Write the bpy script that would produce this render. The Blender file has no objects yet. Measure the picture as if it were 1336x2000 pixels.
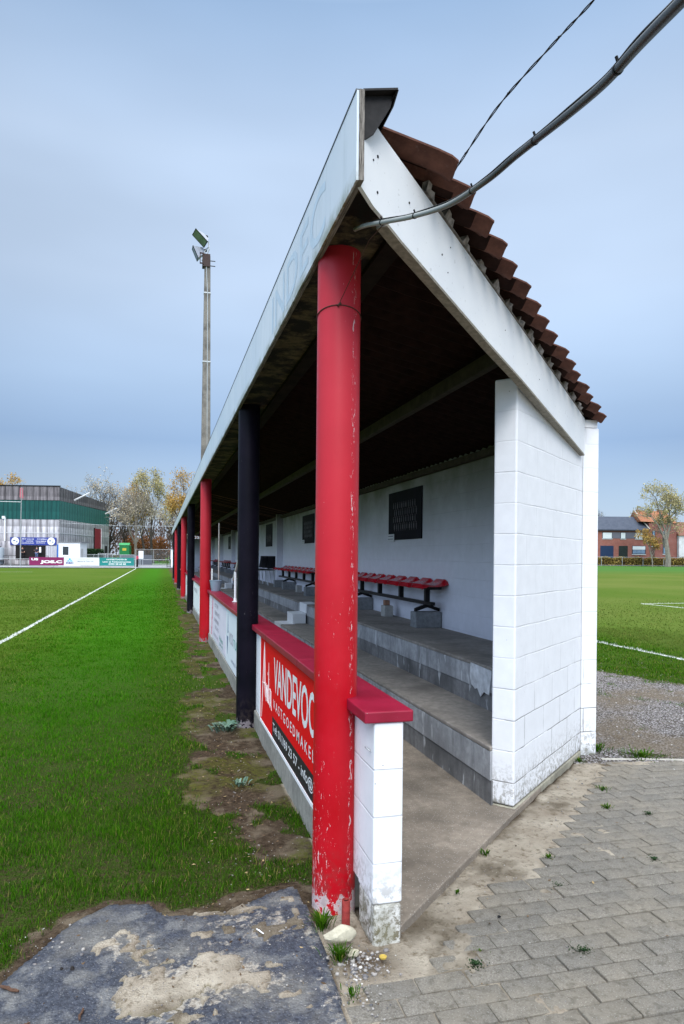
import bpy, bmesh, math, random
import numpy as np
from mathutils import Vector, Matrix
random.seed(7); rng = np.random.default_rng(7)
R = math.radians
scene = bpy.context.scene
C = scene.collection

# ---------------------------------------------------------------- camera
YAW = 14.76
cam = bpy.data.cameras.new('camera'); camo = bpy.data.objects.new('camera', cam); C.objects.link(camo)
cam.sensor_fit = 'VERTICAL'; cam.sensor_height = 36.0; cam.lens = 24.0
cam.shift_y = 86.4/2000; cam.shift_x = 0.0004
cam.clip_start = 0.05; cam.clip_end = 3000
camo.matrix_world = Matrix.Translation((0, 0, 1.64)) @ Matrix.Rotation(R(-YAW), 4, 'Z') @ Matrix.Rotation(R(90), 4, 'X') @ Matrix.Rotation(R(0.55), 4, 'Z')
scene.camera = camo
scene.render.resolution_x = 684; scene.render.resolution_y = 1024

# ---------------------------------------------------------------- sky, sun, exposure
scene.view_settings.view_transform = 'Standard'; scene.view_settings.look = 'None'
scene.view_settings.exposure = 0.6; scene.view_settings.gamma = 1.0
world = bpy.data.worlds.new("World"); scene.world = world; world.use_nodes = True
SUN_EL, SUN_AZ = R(38), R(190)       # azimuth clockwise from +Y: light comes from behind and left
def build_world():
    nt = world.node_tree; nt.nodes.clear(); N = nt.nodes.new; K = nt.links.new
    out = N('ShaderNodeOutputWorld')
    sky = N('ShaderNodeTexSky'); sky.sky_type = 'NISHITA'; sky.sun_disc = False
    sky.sun_elevation = SUN_EL; sky.sun_rotation = SUN_AZ; sky.dust_density = 2.0
    b1 = N('ShaderNodeBackground'); b1.inputs[1].default_value = 0.05; K(sky.outputs[0], b1.inputs[0])
    # overcast layer: soft cloud deck, brighter overhead and behind the viewer
    tc = N('ShaderNodeTexCoord'); sep = N('ShaderNodeSeparateXYZ'); K(tc.outputs['Generated'], sep.inputs[0])
    mp = N('ShaderNodeMapping'); mp.inputs['Scale'].default_value = (1.0, 1.0, 3.2); K(tc.outputs['Generated'], mp.inputs[0])
    nz = N('ShaderNodeTexNoise'); nz.inputs['Scale'].default_value = 1.7; nz.inputs['Detail'].default_value = 3; nz.inputs['Roughness'].default_value = .45
    K(mp.outputs[0], nz.inputs[0])
    cr = N('ShaderNodeValToRGB'); e = cr.color_ramp
    e.elements[0].position = 0.0; e.elements[0].color = (.46, .54, .66, 1)
    e.elements[1].position = 1.0; e.elements[1].color = (3.0, 3.05, 3.1, 1)
    for p, c in ((.07, (.35, .46, .60, 1)), (.16, (.22, .325, .50, 1)), (.24, (.31, .42, .585, 1)), (.36, (.395, .495, .645, 1)), (.50, (.39, .49, .64, 1)), (.63, (.24, .35, .52, 1)), (.76, (1.1, 1.25, 1.4, 1))):
        k = e.elements.new(p); k.color = c
    K(sep.outputs['Z'], cr.inputs[0])
    n2 = N('ShaderNodeMapRange'); n2.inputs[1].default_value = .3; n2.inputs[2].default_value = .72; n2.inputs[3].default_value = .86; n2.inputs[4].default_value = 1.10
    K(nz.outputs[0], n2.inputs[0])
    dt = N('ShaderNodeVectorMath'); dt.operation = 'DOT_PRODUCT'; K(tc.outputs['Generated'], dt.inputs[0])
    dt.inputs[1].default_value = (-.58, -.78, .22)
    bk = N('ShaderNodeMapRange'); bk.inputs[1].default_value = 0.0; bk.inputs[2].default_value = .9; bk.inputs[3].default_value = 1.0; bk.inputs[4].default_value = 3.0
    K(dt.outputs['Value'], bk.inputs[0])
    m0 = N('ShaderNodeMath'); m0.operation = 'MULTIPLY'; K(n2.outputs[0], m0.inputs[0]); K(bk.outputs[0], m0.inputs[1])
    d2 = N('ShaderNodeVectorMath'); d2.operation = 'DOT_PRODUCT'; K(tc.outputs['Generated'], d2.inputs[0]); d2.inputs[1].default_value = (.36, .82, .44)
    pk = N('ShaderNodeMapRange'); pk.inputs[1].default_value = .72; pk.inputs[2].default_value = .98; pk.inputs[3].default_value = .80; pk.inputs[4].default_value = 1.14; K(d2.outputs['Value'], pk.inputs[0])
    m = N('ShaderNodeMath'); m.operation = 'MULTIPLY'; K(m0.outputs[0], m.inputs[0]); K(pk.outputs[0], m.inputs[1])
    b2 = N('ShaderNodeBackground'); K(cr.outputs[0], b2.inputs[0]); K(m.outputs[0], b2.inputs[1])
    mx = N('ShaderNodeMixShader'); mx.inputs[0].default_value = .85
    K(b1.outputs[0], mx.inputs[1]); K(b2.outputs[0], mx.inputs[2]); K(mx.outputs[0], out.inputs[0])
build_world()
sun = bpy.data.lights.new('sun', 'SUN'); sun.energy = 1.5; sun.angle = R(24); sun.color = (1, .97, .92)
suno = bpy.data.objects.new('sun', sun); C.objects.link(suno)
sd = Vector((math.sin(SUN_AZ)*math.cos(SUN_EL), math.cos(SUN_AZ)*math.cos(SUN_EL), math.sin(SUN_EL)))
suno.rotation_euler = sd.to_track_quat('Z', 'Y').to_euler()

# ---------------------------------------------------------------- material helpers
class NT:
    def __init__(s, name, rough=.8, spec=.3):
        s.m = bpy.data.materials.new(name); s.m.use_nodes = True; s.t = s.m.node_tree
        s.b = s.t.nodes['Principled BSDF']; s.b.inputs['Roughness'].default_value = rough
        s.b.inputs['Specular IOR Level'].default_value = spec
    def n(s, typ, **kw):
        x = s.t.nodes.new(typ)
        for k, v in kw.items(): setattr(x, k, v)
        return x
    def L(s, a, b): s.t.links.new(a, b)
    def obj(s): return s.n('ShaderNodeTexCoord').outputs['Object']
    def mapping(s, vec, scale=(1, 1, 1), rot=(0, 0, 0), loc=(0, 0, 0)):
        m = s.n('ShaderNodeMapping'); m.inputs['Scale'].default_value = scale; m.inputs['Rotation'].default_value = rot; m.inputs['Location'].default_value = loc
        s.L(vec, m.inputs[0]); return m.outputs[0]
    def noise(s, vec, scale, detail=4, rough=.55, dist=0):
        x = s.n('ShaderNodeTexNoise'); x.inputs['Scale'].default_value = scale; x.inputs['Detail'].default_value = detail
        x.inputs['Roughness'].default_value = rough; x.inputs['Distortion'].default_value = dist
        if vec is not None: s.L(vec, x.inputs['Vector'])
        return x.outputs[0]
    def voro(s, vec, scale, feat='F1', rnd=1):
        x = s.n('ShaderNodeTexVoronoi'); x.feature = feat; x.inputs['Scale'].default_value = scale; x.inputs['Randomness'].default_value = rnd
        s.L(vec, x.inputs['Vector']); return x
    def rng(s, v, a, b, c=0., d=1.):
        x = s.n('ShaderNodeMapRange'); x.inputs[1].default_value = a; x.inputs[2].default_value = b; x.inputs[3].default_value = c; x.inputs[4].default_value = d
        s.L(v, x.inputs[0]); return x.outputs[0]
    def math(s, op, a, b=None, c=None):
        x = s.n('ShaderNodeMath'); x.operation = op
        for i, v in enumerate((a, b, c)):
            if v is None: continue
            if isinstance(v, (int, float)): x.inputs[i].default_value = v
            else: s.L(v, x.inputs[i])
        return x.outputs[0]
    def mix(s, f, a, b, mode='MIX'):
        x = s.n('ShaderNodeMix'); x.data_type = 'RGBA'; x.blend_type = mode
        for i, v in ((0, f), (6, a), (7, b)):
            if isinstance(v, (int, float)): x.inputs[i].default_value = v
            elif isinstance(v, tuple): x.inputs[i].default_value = v if len(v) == 4 else (*v, 1)
            else: s.L(v, x.inputs[i])
        return x.outputs[2]
    def sep(s, vec):
        x = s.n('ShaderNodeSeparateXYZ'); s.L(vec, x.inputs[0]); return x.outputs
    def comb(s, x_, y_, z_):
        x = s.n('ShaderNodeCombineXYZ')
        for i, v in enumerate((x_, y_, z_)):
            if isinstance(v, (int, float)): x.inputs[i].default_value = v
            else: s.L(v, x.inputs[i])
        return x.outputs[0]
    def attr(s, name, out=2):
        x = s.n('ShaderNodeAttribute'); x.attribute_name = name; return x.outputs[out]
    def col(s, v):
        if isinstance(v, tuple): s.b.inputs['Base Color'].default_value = v if len(v) == 4 else (*v, 1)
        else: s.L(v, s.b.inputs['Base Color'])
    def rough(s, v): s.L(v, s.b.inputs['Roughness'])
    def bump(s, h, strength=.3, dist=.01, prev=None):
        x = s.n('ShaderNodeBump'); x.inputs['Strength'].default_value = strength; x.inputs['Distance'].default_value = dist
        s.L(h, x.inputs['Height'])
        if prev is not None: s.L(prev, x.inputs['Normal'])
        s.L(x.outputs[0], s.b.inputs['Normal']); return x.outputs[0]

def mat_flat(name, c, rough=.7, var=.12, scale=8, spec=.3, metal=0, bump=.1):
    t = NT(name, rough, spec); o = t.obj(); n = t.noise(o, scale, 5)
    t.col(t.mix(t.rng(n, .3, .7), tuple(x*(1-var) for x in c), tuple(min(1, x*(1+var)) for x in c)))
    t.b.inputs['Metallic'].default_value = metal
    if bump: t.bump(t.noise(o, scale*6, 4), bump, .005)
    return t.m

def mat_block(name, base, inner=False, bl=.4, bh=.2, cracks=1.0, joint=.35, loc=(0, 0, 0), dirt=1.0):
    """white painted concrete blockwork, u = x+y of the object, v = z"""
    t = NT(name, .62, .25); o = t.obj(); x, y, z = t.sep(o)
    u = t.math('ADD', x, y); vec = t.mapping(t.comb(u, z, 0.0), loc=loc)
    wob = t.noise(t.comb(u, z, 0.0), 3, 3)
    vec2 = t.n('ShaderNodeVectorMath', operation='ADD'); t.L(vec, vec2.inputs[0]); t.L(t.mapping(t.comb(wob, wob, 0.0), scale=(.014, .014, 0)), vec2.inputs[1])
    def brick(ms):
        b = t.n('ShaderNodeTexBrick'); b.offset = .5; b.inputs['Scale'].default_value = 1; b.inputs['Mortar Size'].default_value = ms
        b.inputs['Mortar Smooth'].default_value = .6; b.inputs['Brick Width'].default_value = bl; b.inputs['Row Height'].default_value = bh
        b.inputs['Color1'].default_value = (0, 0, 0, 1); b.inputs['Color2'].default_value = (1, 1, 1, 1); b.inputs['Mortar'].default_value = (.5, .5, .5, 1); t.L(vec2.outputs[0], b.inputs[0]); return b
    b = brick(.006); fac = b.outputs['Fac']; bt = brick(.0034)
    big = t.noise(t.comb(u, z, 0.0), 2.2, 3); fine = t.noise(o, 60, 5, .6); med = t.noise(o, 9, 5)
    vis = t.rng(big, .45, .62)                       # joints filled with paint in places
    c = t.mix(t.rng(med, .35, .7), tuple(v*.93 for v in base), base)
    c = t.mix(t.math('MULTIPLY', t.math('MULTIPLY', b.outputs['Color'], .06), 1.0), c, (.55, .57, .60))
    zf = t.rng(z, .35, 1.0, 1.0, .10) if not inner else 0.08
    crk = t.math('MULTIPLY', t.math('MULTIPLY', bt.outputs['Fac'], t.rng(t.noise(o, 4, 4), .40, .50)), zf)
    c = t.mix(t.math('MULTIPLY', crk, cracks), c, (.05, .045, .035))
    if not inner:
        dz = t.rng(z, .0, .36, 1.0, .0)
        dn = t.math('MULTIPLY', t.math('MULTIPLY', dz, t.rng(t.noise(o, 26, 6, .75), .47, .57)), dirt)
        c = t.mix(t.math('MULTIPLY', dn, .85), c, (.16, .14, .10))
        d2 = t.math('MULTIPLY', t.rng(z, -.02, .10, 1., 0.), t.rng(t.noise(o, 25, 5, .7), .35, .55))
        c = t.mix(t.math('MULTIPLY', d2, .8*dirt), c, (.09, .10, .06))
        sp = t.rng(t.voro(o, 22).outputs['Distance'], .05, .09, 1, 0)
        c = t.mix(t.math('MULTIPLY', t.math('MULTIPLY', sp, t.rng(t.noise(o, 3.1, 2), .55, .62)), .7), c, (.12, .11, .09))
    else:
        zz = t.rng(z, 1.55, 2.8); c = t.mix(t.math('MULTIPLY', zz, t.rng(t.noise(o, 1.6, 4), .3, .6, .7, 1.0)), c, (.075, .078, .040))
    t.col(c)
    h = t.math('ADD', t.math('MULTIPLY', fac, t.rng(vis, 0, 1, -.25*joint/.35, -1.0*joint/.35)), t.math('MULTIPLY', fine, .16))
    t.bump(h, .55, .006); return t.m

def mat_concrete(name, c=(.22, .21, .20), seam=True, stain=.6, streaks=False, speck=0.0):
    t = NT(name, .85, .25); o = t.obj(); x, y, z = t.sep(o)
    n1 = t.noise(o, 1.6, 5, .6); n2 = t.noise(o, 18, 6, .65); n3 = t.noise(o, 90, 3)
    k = t.mix(t.rng(n2, .3, .7), tuple(v*.72 for v in c), tuple(min(1, v*1.2) for v in c))
    k = t.mix(t.math('MULTIPLY', t.rng(n1, .45, .65), stain), k, tuple(v*.5 for v in c))
    if streaks:
        s1 = t.noise(t.comb(t.math('MULTIPLY', y, 9), t.math('MULTIPLY', x, 9), t.math('MULTIPLY', z, .8)), 1, 5, .6)
        k = t.mix(t.math('MULTIPLY', t.rng(s1, .5, .68), .7), k, tuple(v*.42 for v in c))
        s2 = t.noise(t.comb(t.math('MULTIPLY', y, 12), t.math('MULTIPLY', x, 3), t.math('MULTIPLY', z, 2.5)), 1, 4, .6)
        k = t.mix(t.math('MULTIPLY', t.rng(s2, .63, .68), .75), k, (.62, .64, .66))
    if speck:
        vo = t.voro(o, 70); k = t.mix(t.math('MULTIPLY', t.rng(vo.outputs['Distance'], .12, .2, 1, 0), speck), k, (.52, .50, .47))
    t.col(k); t.bump(t.math('ADD', n2, n3), .35, .006); return t.m

# ---------------------------------------------------------------- mesh builder
def smooth_sharp(me, ang=35):
    me.polygons.foreach_set('use_smooth', [True]*len(me.polygons)); me.set_sharp_from_angle(angle=R(ang))
class MB:
    def __init__(s): s.v = []; s.f = []
    def add(s, vs, fs):
        k = len(s.v); s.v += [tuple(v) for v in vs]; s.f += [tuple(i+k for i in f) for f in fs]; return s
    def box(s, x0, x1, y0, y1, z0, z1, M=None):
        vs = [(x0, y0, z0), (x1, y0, z0), (x1, y1, z0), (x0, y1, z0), (x0, y0, z1), (x1, y0, z1), (x1, y1, z1), (x0, y1, z1)]
        if M is not None: vs = [M @ Vector(v) for v in vs]
        return s.add(vs, [(0, 3, 2, 1), (4, 5, 6, 7), (0, 1, 5, 4), (1, 2, 6, 5), (2, 3, 7, 6), (3, 0, 4, 7)])
    def prism(s, pts, z0, z1):           # polygon in xy, extruded in z
        n = len(pts); a = sum(pts[i][0]*pts[(i+1) % n][1]-pts[(i+1) % n][0]*pts[i][1] for i in range(n))
        if a < 0: pts = pts[::-1]
        vs = [(*p, z0) for p in pts]+[(*p, z1) for p in pts]
        return s.add(vs, [tuple(range(n-1, -1, -1)), tuple(range(n, 2*n))]+[(i, (i+1) % n, (i+1) % n+n, i+n) for i in range(n)])
    def slab(s, quad, off):              # 3d polygon thickened by vector off
        n = len(quad); off = Vector(off); vs = [Vector(q) for q in quad]; vs += [v+off for v in vs]
        return s.add(vs, [tuple(range(n-1, -1, -1)), tuple(range(n, 2*n))]+[(i, (i+1) % n, (i+1) % n+n, i+n) for i in range(n)])
    def tube(s, pts, r, n=8, cap=True):
        pts = [Vector(p) for p in pts]; rs = r if isinstance(r, (list, tuple)) else [r]*len(pts); k = len(s.v)
        up = Vector((0, 0, 1)); vs = []
        for i, p in enumerate(pts):
            d = (pts[min(i+1, len(pts)-1)]-pts[max(i-1, 0)]).normalized()
            a = d.cross(up)
            if a.length < .05: a = d.cross(Vector((1, 0, 0)))
            a.normalize(); b = d.cross(a).normalized()
            for j in range(n):
                t = 2*math.pi*j/n; vs.append(p+(a*math.cos(t)+b*math.sin(t))*rs[i])
        fs = [(i*n+j, i*n+(j+1) % n, (i+1)*n+(j+1) % n, (i+1)*n+j) for i in range(len(pts)-1) for j in range(n)]
        if cap: fs += [tuple(range(n-1, -1, -1)), tuple((len(pts)-1)*n+j for j in range(n))]
        return s.add(vs, fs)
    def build(s, name, mat, parent=None, bevel=0, smooth=None, seg=2):
        me = bpy.data.meshes.new(name); me.from_pydata(s.v, [], s.f); me.update()
        bm = bmesh.new(); bm.from_mesh(me); bmesh.ops.recalc_face_normals(bm, faces=bm.faces); bm.to_mesh(me); bm.free()
        if smooth: smooth_sharp(me, smooth)
        if mat: me.materials.append(mat)
        o = bpy.data.objects.new(name, me); C.objects.link(o)
        if parent: o.parent = parent
        if bevel:
            b = o.modifiers.new('bevel', 'BEVEL'); b.width = bevel; b.segments = seg; b.limit_method = 'ANGLE'; b.angle_limit = R(30)
        return o
def tag(o, label=None, cat=None, group=None, kind=None):
    if label: o['label'] = label
    if cat: o['category'] = cat
    if group: o['group'] = group
    if kind: o['kind'] = kind
    return o
def empty(name, loc=(0, 0, 0), rz=0, label=None, cat=None, group=None):
    o = bpy.data.objects.new(name, None); C.objects.link(o); o.location = loc; o.rotation_euler.z = rz; o.empty_display_size = .2
    return tag(o, label, cat, group)
def dup(root, loc=None, rz=None, label=None):
    r = root.copy(); C.objects.link(r)
    if loc is not None: r.location = loc
    if rz is not None: r.rotation_euler.z = rz
    if label: r['label'] = label
    for ch in list(root.children):
        c = ch.copy(); C.objects.link(c); c.parent = r
        for g in list(ch.children):
            d = g.copy(); C.objects.link(d); d.parent = c
    return r
def mesh_np(name, V, F, mat, nper, attrs=None, parent=None, smooth=False):
    """V (n,3); F (m,nper)"""
    me = bpy.data.meshes.new(name); me.vertices.add(len(V)); me.vertices.foreach_set('co', np.asarray(V, np.float32).ravel())
    m = len(F); me.loops.add(m*nper); me.polygons.add(m)
    me.polygons.foreach_set('loop_start', np.arange(m, dtype=np.int32)*nper); me.polygons.foreach_set('loop_total', np.full(m, nper, np.int32))
    me.loops.foreach_set('vertex_index', np.asarray(F, np.int32).ravel())
    if smooth: me.polygons.foreach_set('use_smooth', np.ones(m, bool))
    me.update(calc_edges=True)
    for k, a in (attrs or {}).items():
        a = np.asarray(a, np.float32)
        if a.ndim == 1: at = me.attributes.new(k, 'FLOAT', 'POINT'); at.data.foreach_set('value', a)
        else: at = me.attributes.new(k, 'FLOAT_COLOR', 'POINT'); at.data.foreach_set('color', a.ravel())
    me.materials.append(mat); o = bpy.data.objects.new(name, me); C.objects.link(o)
    if parent: o.parent = parent
    return o
def text(s, o0, right, up, w, h, mat, parent, name='lettering', bold=.0, shear=0.0, depth=.0006):
    """text mesh fitted in the rectangle from o0 along right (w) and up (h)"""
    cu = bpy.data.curves.new('t', 'FONT'); cu.body = s; cu.offset = bold; cu.shear = shear; cu.resolution_u = 3
    ob = bpy.data.objects.new('t', cu); C.objects.link(ob)
    bpy.context.view_layer.update(); dg = bpy.context.evaluated_depsgraph_get()
    me = bpy.data.meshes.new_from_object(ob.evaluated_get(dg)); bpy.data.objects.remove(ob); bpy.data.curves.remove(cu)
    v = np.array([x.co[:] for x in me.vertices]); mn = v.min(0); mx = v.max(0)
    rt, u_ = Vector(right).normalized(), Vector(up).normalized(); nm = rt.cross(u_)
    for x in me.vertices:
        a = (x.co.x-mn[0])/(mx[0]-mn[0])*w; b = (x.co.y-mn[1])/max(1e-6, mx[1]-mn[1])*h
        x.co = Vector(o0)+rt*a+u_*b+nm*depth
    me.name = name; me.materials.clear(); me.materials.append(mat); o = bpy.data.objects.new(name, me); C.objects.link(o)
    if parent: o.parent = parent
    return o

# numpy noise
def vnoise(x, y, seed=0):
    xi = np.floor(x).astype(np.int64); yi = np.floor(y).astype(np.int64); xf = x-xi; yf = y-yi
    xf = xf*xf*(3-2*xf); yf = yf*yf*(3-2*yf)
    def h(a, b):
        n = (a*374761393+b*668265263+seed*974634777) & 0x7fffffff; n = ((n ^ (n >> 13))*1274126177) & 0x7fffffff
        return ((n ^ (n >> 16)) & 0xffff)/65535.0
    return (h(xi, yi)*(1-xf)+h(xi+1, yi)*xf)*(1-yf)+(h(xi, yi+1)*(1-xf)+h(xi+1, yi+1)*xf)*yf
def fbm(x, y, f=1.0, octv=5, seed=0, g=.5):
    s = 0; a = 1; t = 0
    for i in range(octv):
        s = s+a*vnoise(x*f+17.3*i, y*f-9.1*i, seed+i); t += a; a *= g; f *= 2.03
    return s/t
def sstep(a, b, x): t = np.clip((x-a)/(b-a), 0, 1); return t*t*(3-2*t)
def in_poly(x, y, poly):
    c = np.zeros(x.shape, bool); n = len(poly)
    for i in range(n):
        x0, y0 = poly[i]; x1, y1 = poly[(i+1) % n]
        k = ((y0 > y) != (y1 > y)) & (x < (x1-x0)*(y-y0)/((y1-y0) or 1e-9)+x0); c ^= k
    return c
def pdist(x, y, pl):
    d = np.full(x.shape, 1e9)
    for (x0, y0), (x1, y1) in zip(pl[:-1], pl[1:]):
        dx, dy = x1-x0, y1-y0; t = np.clip(((x-x0)*dx+(y-y0)*dy)/(dx*dx+dy*dy), 0, 1)
        d = np.minimum(d, np.hypot(x-x0-t*dx, y-y0-t*dy))
    return d

# ---------------------------------------------------------------- plan of the ground
END_P, END_D = (2.193, 3.94), (1.195, 1.052)       # skew end wall line
SLAB = [(-1.2, 1.2), (-1.05, 2.2), (-.66, 2.70), (-.55, 2.90), (-.38, 3.22), (-.22, 3.36), (-.045, 3.33), (.03, 3.20), (.30, 3.16), (.53, 3.30), (.655, 3.34), (.675, 3.12), (.672, 2.7), (.652, 2.3), (.60, 1.2)]
PAVE_EDGE = [(.66, 1.2), (.70, 2.30), (.735, 2.45), (.83, 2.50), (1.0, 2.57), (1.14, 2.64), (1.24, 2.74), (1.35, 2.82), (1.45, 2.92), (1.55, 3.04), (1.73, 3.15), (1.95, 3.26), (2.14, 3.36), (2.24, 3.50), (2.43, 3.68), (2.62, 3.90), (2.80, 4.08), (3.05, 4.36), (3.25, 4.60), (3.45, 4.84), (4.09, 4.66), (5.2, 4.35), (7.5, 3.7), (7.5, 1.2)]
GRASS2 = [(5.2, 14), (5.9, 9.6), (6.10, 8.9), (6.35, 8.3), (6.65, 7.6), (7.0, 6.8), (7.6, 5.6), (8.3, 4.2), (12, -4)]   # edge of the second pitch
def masks(x, y):
    """grass amount, gravel amount, sand amount, height"""
    nb = fbm(x, y, 2.2, 5, 3); nf = fbm(x, y, 11, 4, 9); nl = fbm(x, y, .5, 3, 21)
    near = sstep(12, 2, y)
    # left side: pitch grass up to the worn strip along the stand wall
    strip_l = np.interp(y, [0, 3.2, 3.6, 4.2, 4.8, 5.7, 7, 9, 12, 20, 30, 60], [.9, .75, .52, .30, .24, .25, .29, .36, .42, .54, .64, .72])
    g = sstep(.10, -.12, x-strip_l+(nb-.5)*.42+(nf-.5)*.25)
    tuft = sstep(.56, .66, fbm(x, y, 3.2, 4, 31)+np.where(x > .55, .03, -.02)+.13*sstep(4.6, 3.4, y)-.03*sstep(4.2, 5, y))*sstep(.98, .85, x)
    moss = .75*sstep(.50, .64, nb+.14*sstep(5, 12, y)) * sstep(1.0, .8, x)
    g = np.maximum(g, tuft*.9); g = np.where(y < 3.36, np.where(x > -.75+(nf-.5)*.2, g*sstep(-.03, .08, y-3.30+(nb-.5)*.35+.16*np.cos(x*5)), g), g)
    ne = fbm(x, y, 24, 3, 41)
    g = np.maximum(g, sstep(-.42, -.56, x+(nf-.5)*.3)*sstep(2.74, 2.86, y+(nb-.5)*.2)*(y < 3.6))
    left = (x < .95)
    ins = in_poly(x, y, SLAB); dS = pdist(x, y, SLAB[1:-1]); sd_ = np.where(ins, -dS, dS)
    g = g*np.where(left, sstep(.00, .10, sd_+(nf-.5)*.12), 1)
    # sand lying on the dark slab
    bl = lambda cx, cy, rx, ry: np.exp(-(((x-cx)/rx)**2+((y-cy)/ry)**2))
    sand = .9*bl(-.17, 3.03, .13, .13)+.8*bl(.28, 2.72, .25, .14)+.9*bl(.42, 2.98, .26, .10)+.75*bl(.50, 2.55, .16, .16)+.8*bl(.06, 2.62, .15, .14)+.55*bl(-.30, 2.45, .16, .08)+1.1*bl(.36, 3.17, .22, .07)+.9*bl(.60, 3.14, .05, .24)-.5*bl(.66, 2.9, .05, .3)-.35*bl(.1, 2.85, .06, .12)+.5*bl(.12, 2.2, .3, .2)
    sand = sstep(.42, .62, sand*.80+(nb-.5)*1.35+(nf-.5)*1.25+(ne-.5)*.85)*np.where(ins, 1, 0)*sstep(0, .05, -sd_+.03+.05*(y > 3.1))
    # right side: second pitch, gravel
    gx = np.interp(y, [p[1] for p in GRASS2[::-1]], [p[0] for p in GRASS2[::-1]])
    g2 = sstep(-.12, .12, x-gx+(nb-.5)*.5+(nf-.5)*.2)
    right = (x > 3.2)
    spot = sstep(.60, .66, fbm(x, y, 1.6, 5, 77))*.8
    spot = np.maximum(spot, sstep(.5, .62, nb)*np.exp(-((y-(4.95-.2*(x-3.6)))/.16)**2))
    gR = np.maximum(g2, spot*.6)
    g = np.where(x > 3.7, gR, np.where(left, g, 0))
    dl = (x-END_P[0])*END_D[1]-(y-END_P[1])*END_D[0]; dl = dl/1.592      # >0 on the viewer's side of the end wall
    g = np.where((~left) & (x <= 3.7), 0, g)
    grav = np.where((x > 3.2) & (y > 4.75-.18*(x-3.6)), 1-g2, 0)
    pin = in_poly(x, y, PAVE_EDGE); dP = pdist(x, y, PAVE_EDGE[1:-2]); sp = np.where(pin, -dP, dP)
    z = (nb-.5)*.020+(nf-.5)*.008
    z = np.where(left & (g < .6), z-.010+(nf-.5)*.034+(ne-.5)*.014, z)
    z = np.where(ins, np.where(sand > .02, -.012+sand*(.024+(nb-.4)*.012+(nf-.5)*.010), -.02), z)
    z = np.where((sd_ > 0) & (sd_ < .06) & left & (y < 3.5), np.maximum(z, -.002), z)
    zr = np.where(pin, -.0085-.004*sstep(0, .3, -sp)+.011*sstep(.60, .72, fbm(x, y, 2.6, 4, 55))*sstep(.5, .0, -sp)+.008*sstep(.70, .76, fbm(x, y, 5, 4, 56))+(ne-.5)*.008, (ne-.5)*.009-.010+(nb-.5)*.022+(nf-.5)*.008)
    z = np.where((x > .68) & (y < 4.75-.18*(x-3.6)), zr, z)
    z = np.where(grav > .5, (nb-.5)*.03-.005, z)
    z = np.where((x > .9) & (x < 60) & (dl < 0) & (x < 3.7) & (y < 51), -.12, z)       # under the stand
    z = z*np.where(y > 30, .3, 1)
    sandm = np.where(ins, sand, np.where((x > .86-.30*sstep(3.1, 2.9, y)) & (y < 5) & (x < 7.5), 1.0, 0.0))
    sandm = sandm*np.where(ins, 1, (1-bl(.80, 2.66, .15, .12))*np.where((x > 1.0) & (x < 3.3), sstep(-.01, .07, dl+(nf-.5)*.06), 1))
    return g, grav, sandm, z, moss

# ---------------------------------------------------------------- ground
def line_factor(t, x, y, wob):
    """painted pitch lines as a factor of position"""
    def band(v, c, w): return t.math('LESS_THAN', t.math('ABSOLUTE', t.math('SUBTRACT', v, c)), w)
    xw = t.math('ADD', x, wob); yw = t.math('ADD', y, wob)
    f = t.math('MULTIPLY', band(xw, -2.84, .046), t.math('LESS_THAN', y, 81.7))
    f = t.math('MAXIMUM', f, t.math('MULTIPLY', band(yw, 81.65, .06), t.math('LESS_THAN', x, -2.8)))
    f = t.math('MAXIMUM', f, t.math('MULTIPLY', band(yw, 65.2, .10), t.math('MULTIPLY', t.math('LESS_THAN', x, -11.0), t.math('GREATER_THAN', x, -60))))
    f = t.math('MAXIMUM', f, t.math('MULTIPLY', band(xw, 8.30, .05), t.math('GREATER_THAN', y, -20)))
    f = t.math('MAXIMUM', f, t.math('MULTIPLY', band(xw, 17.1, .06), t.math('LESS_THAN', y, 21.5)))
    f = t.math('MAXIMUM', f, t.math('MULTIPLY', band(yw, 21.5, .06), t.math('GREATER_THAN', x, 17.1)))
    return f
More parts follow.
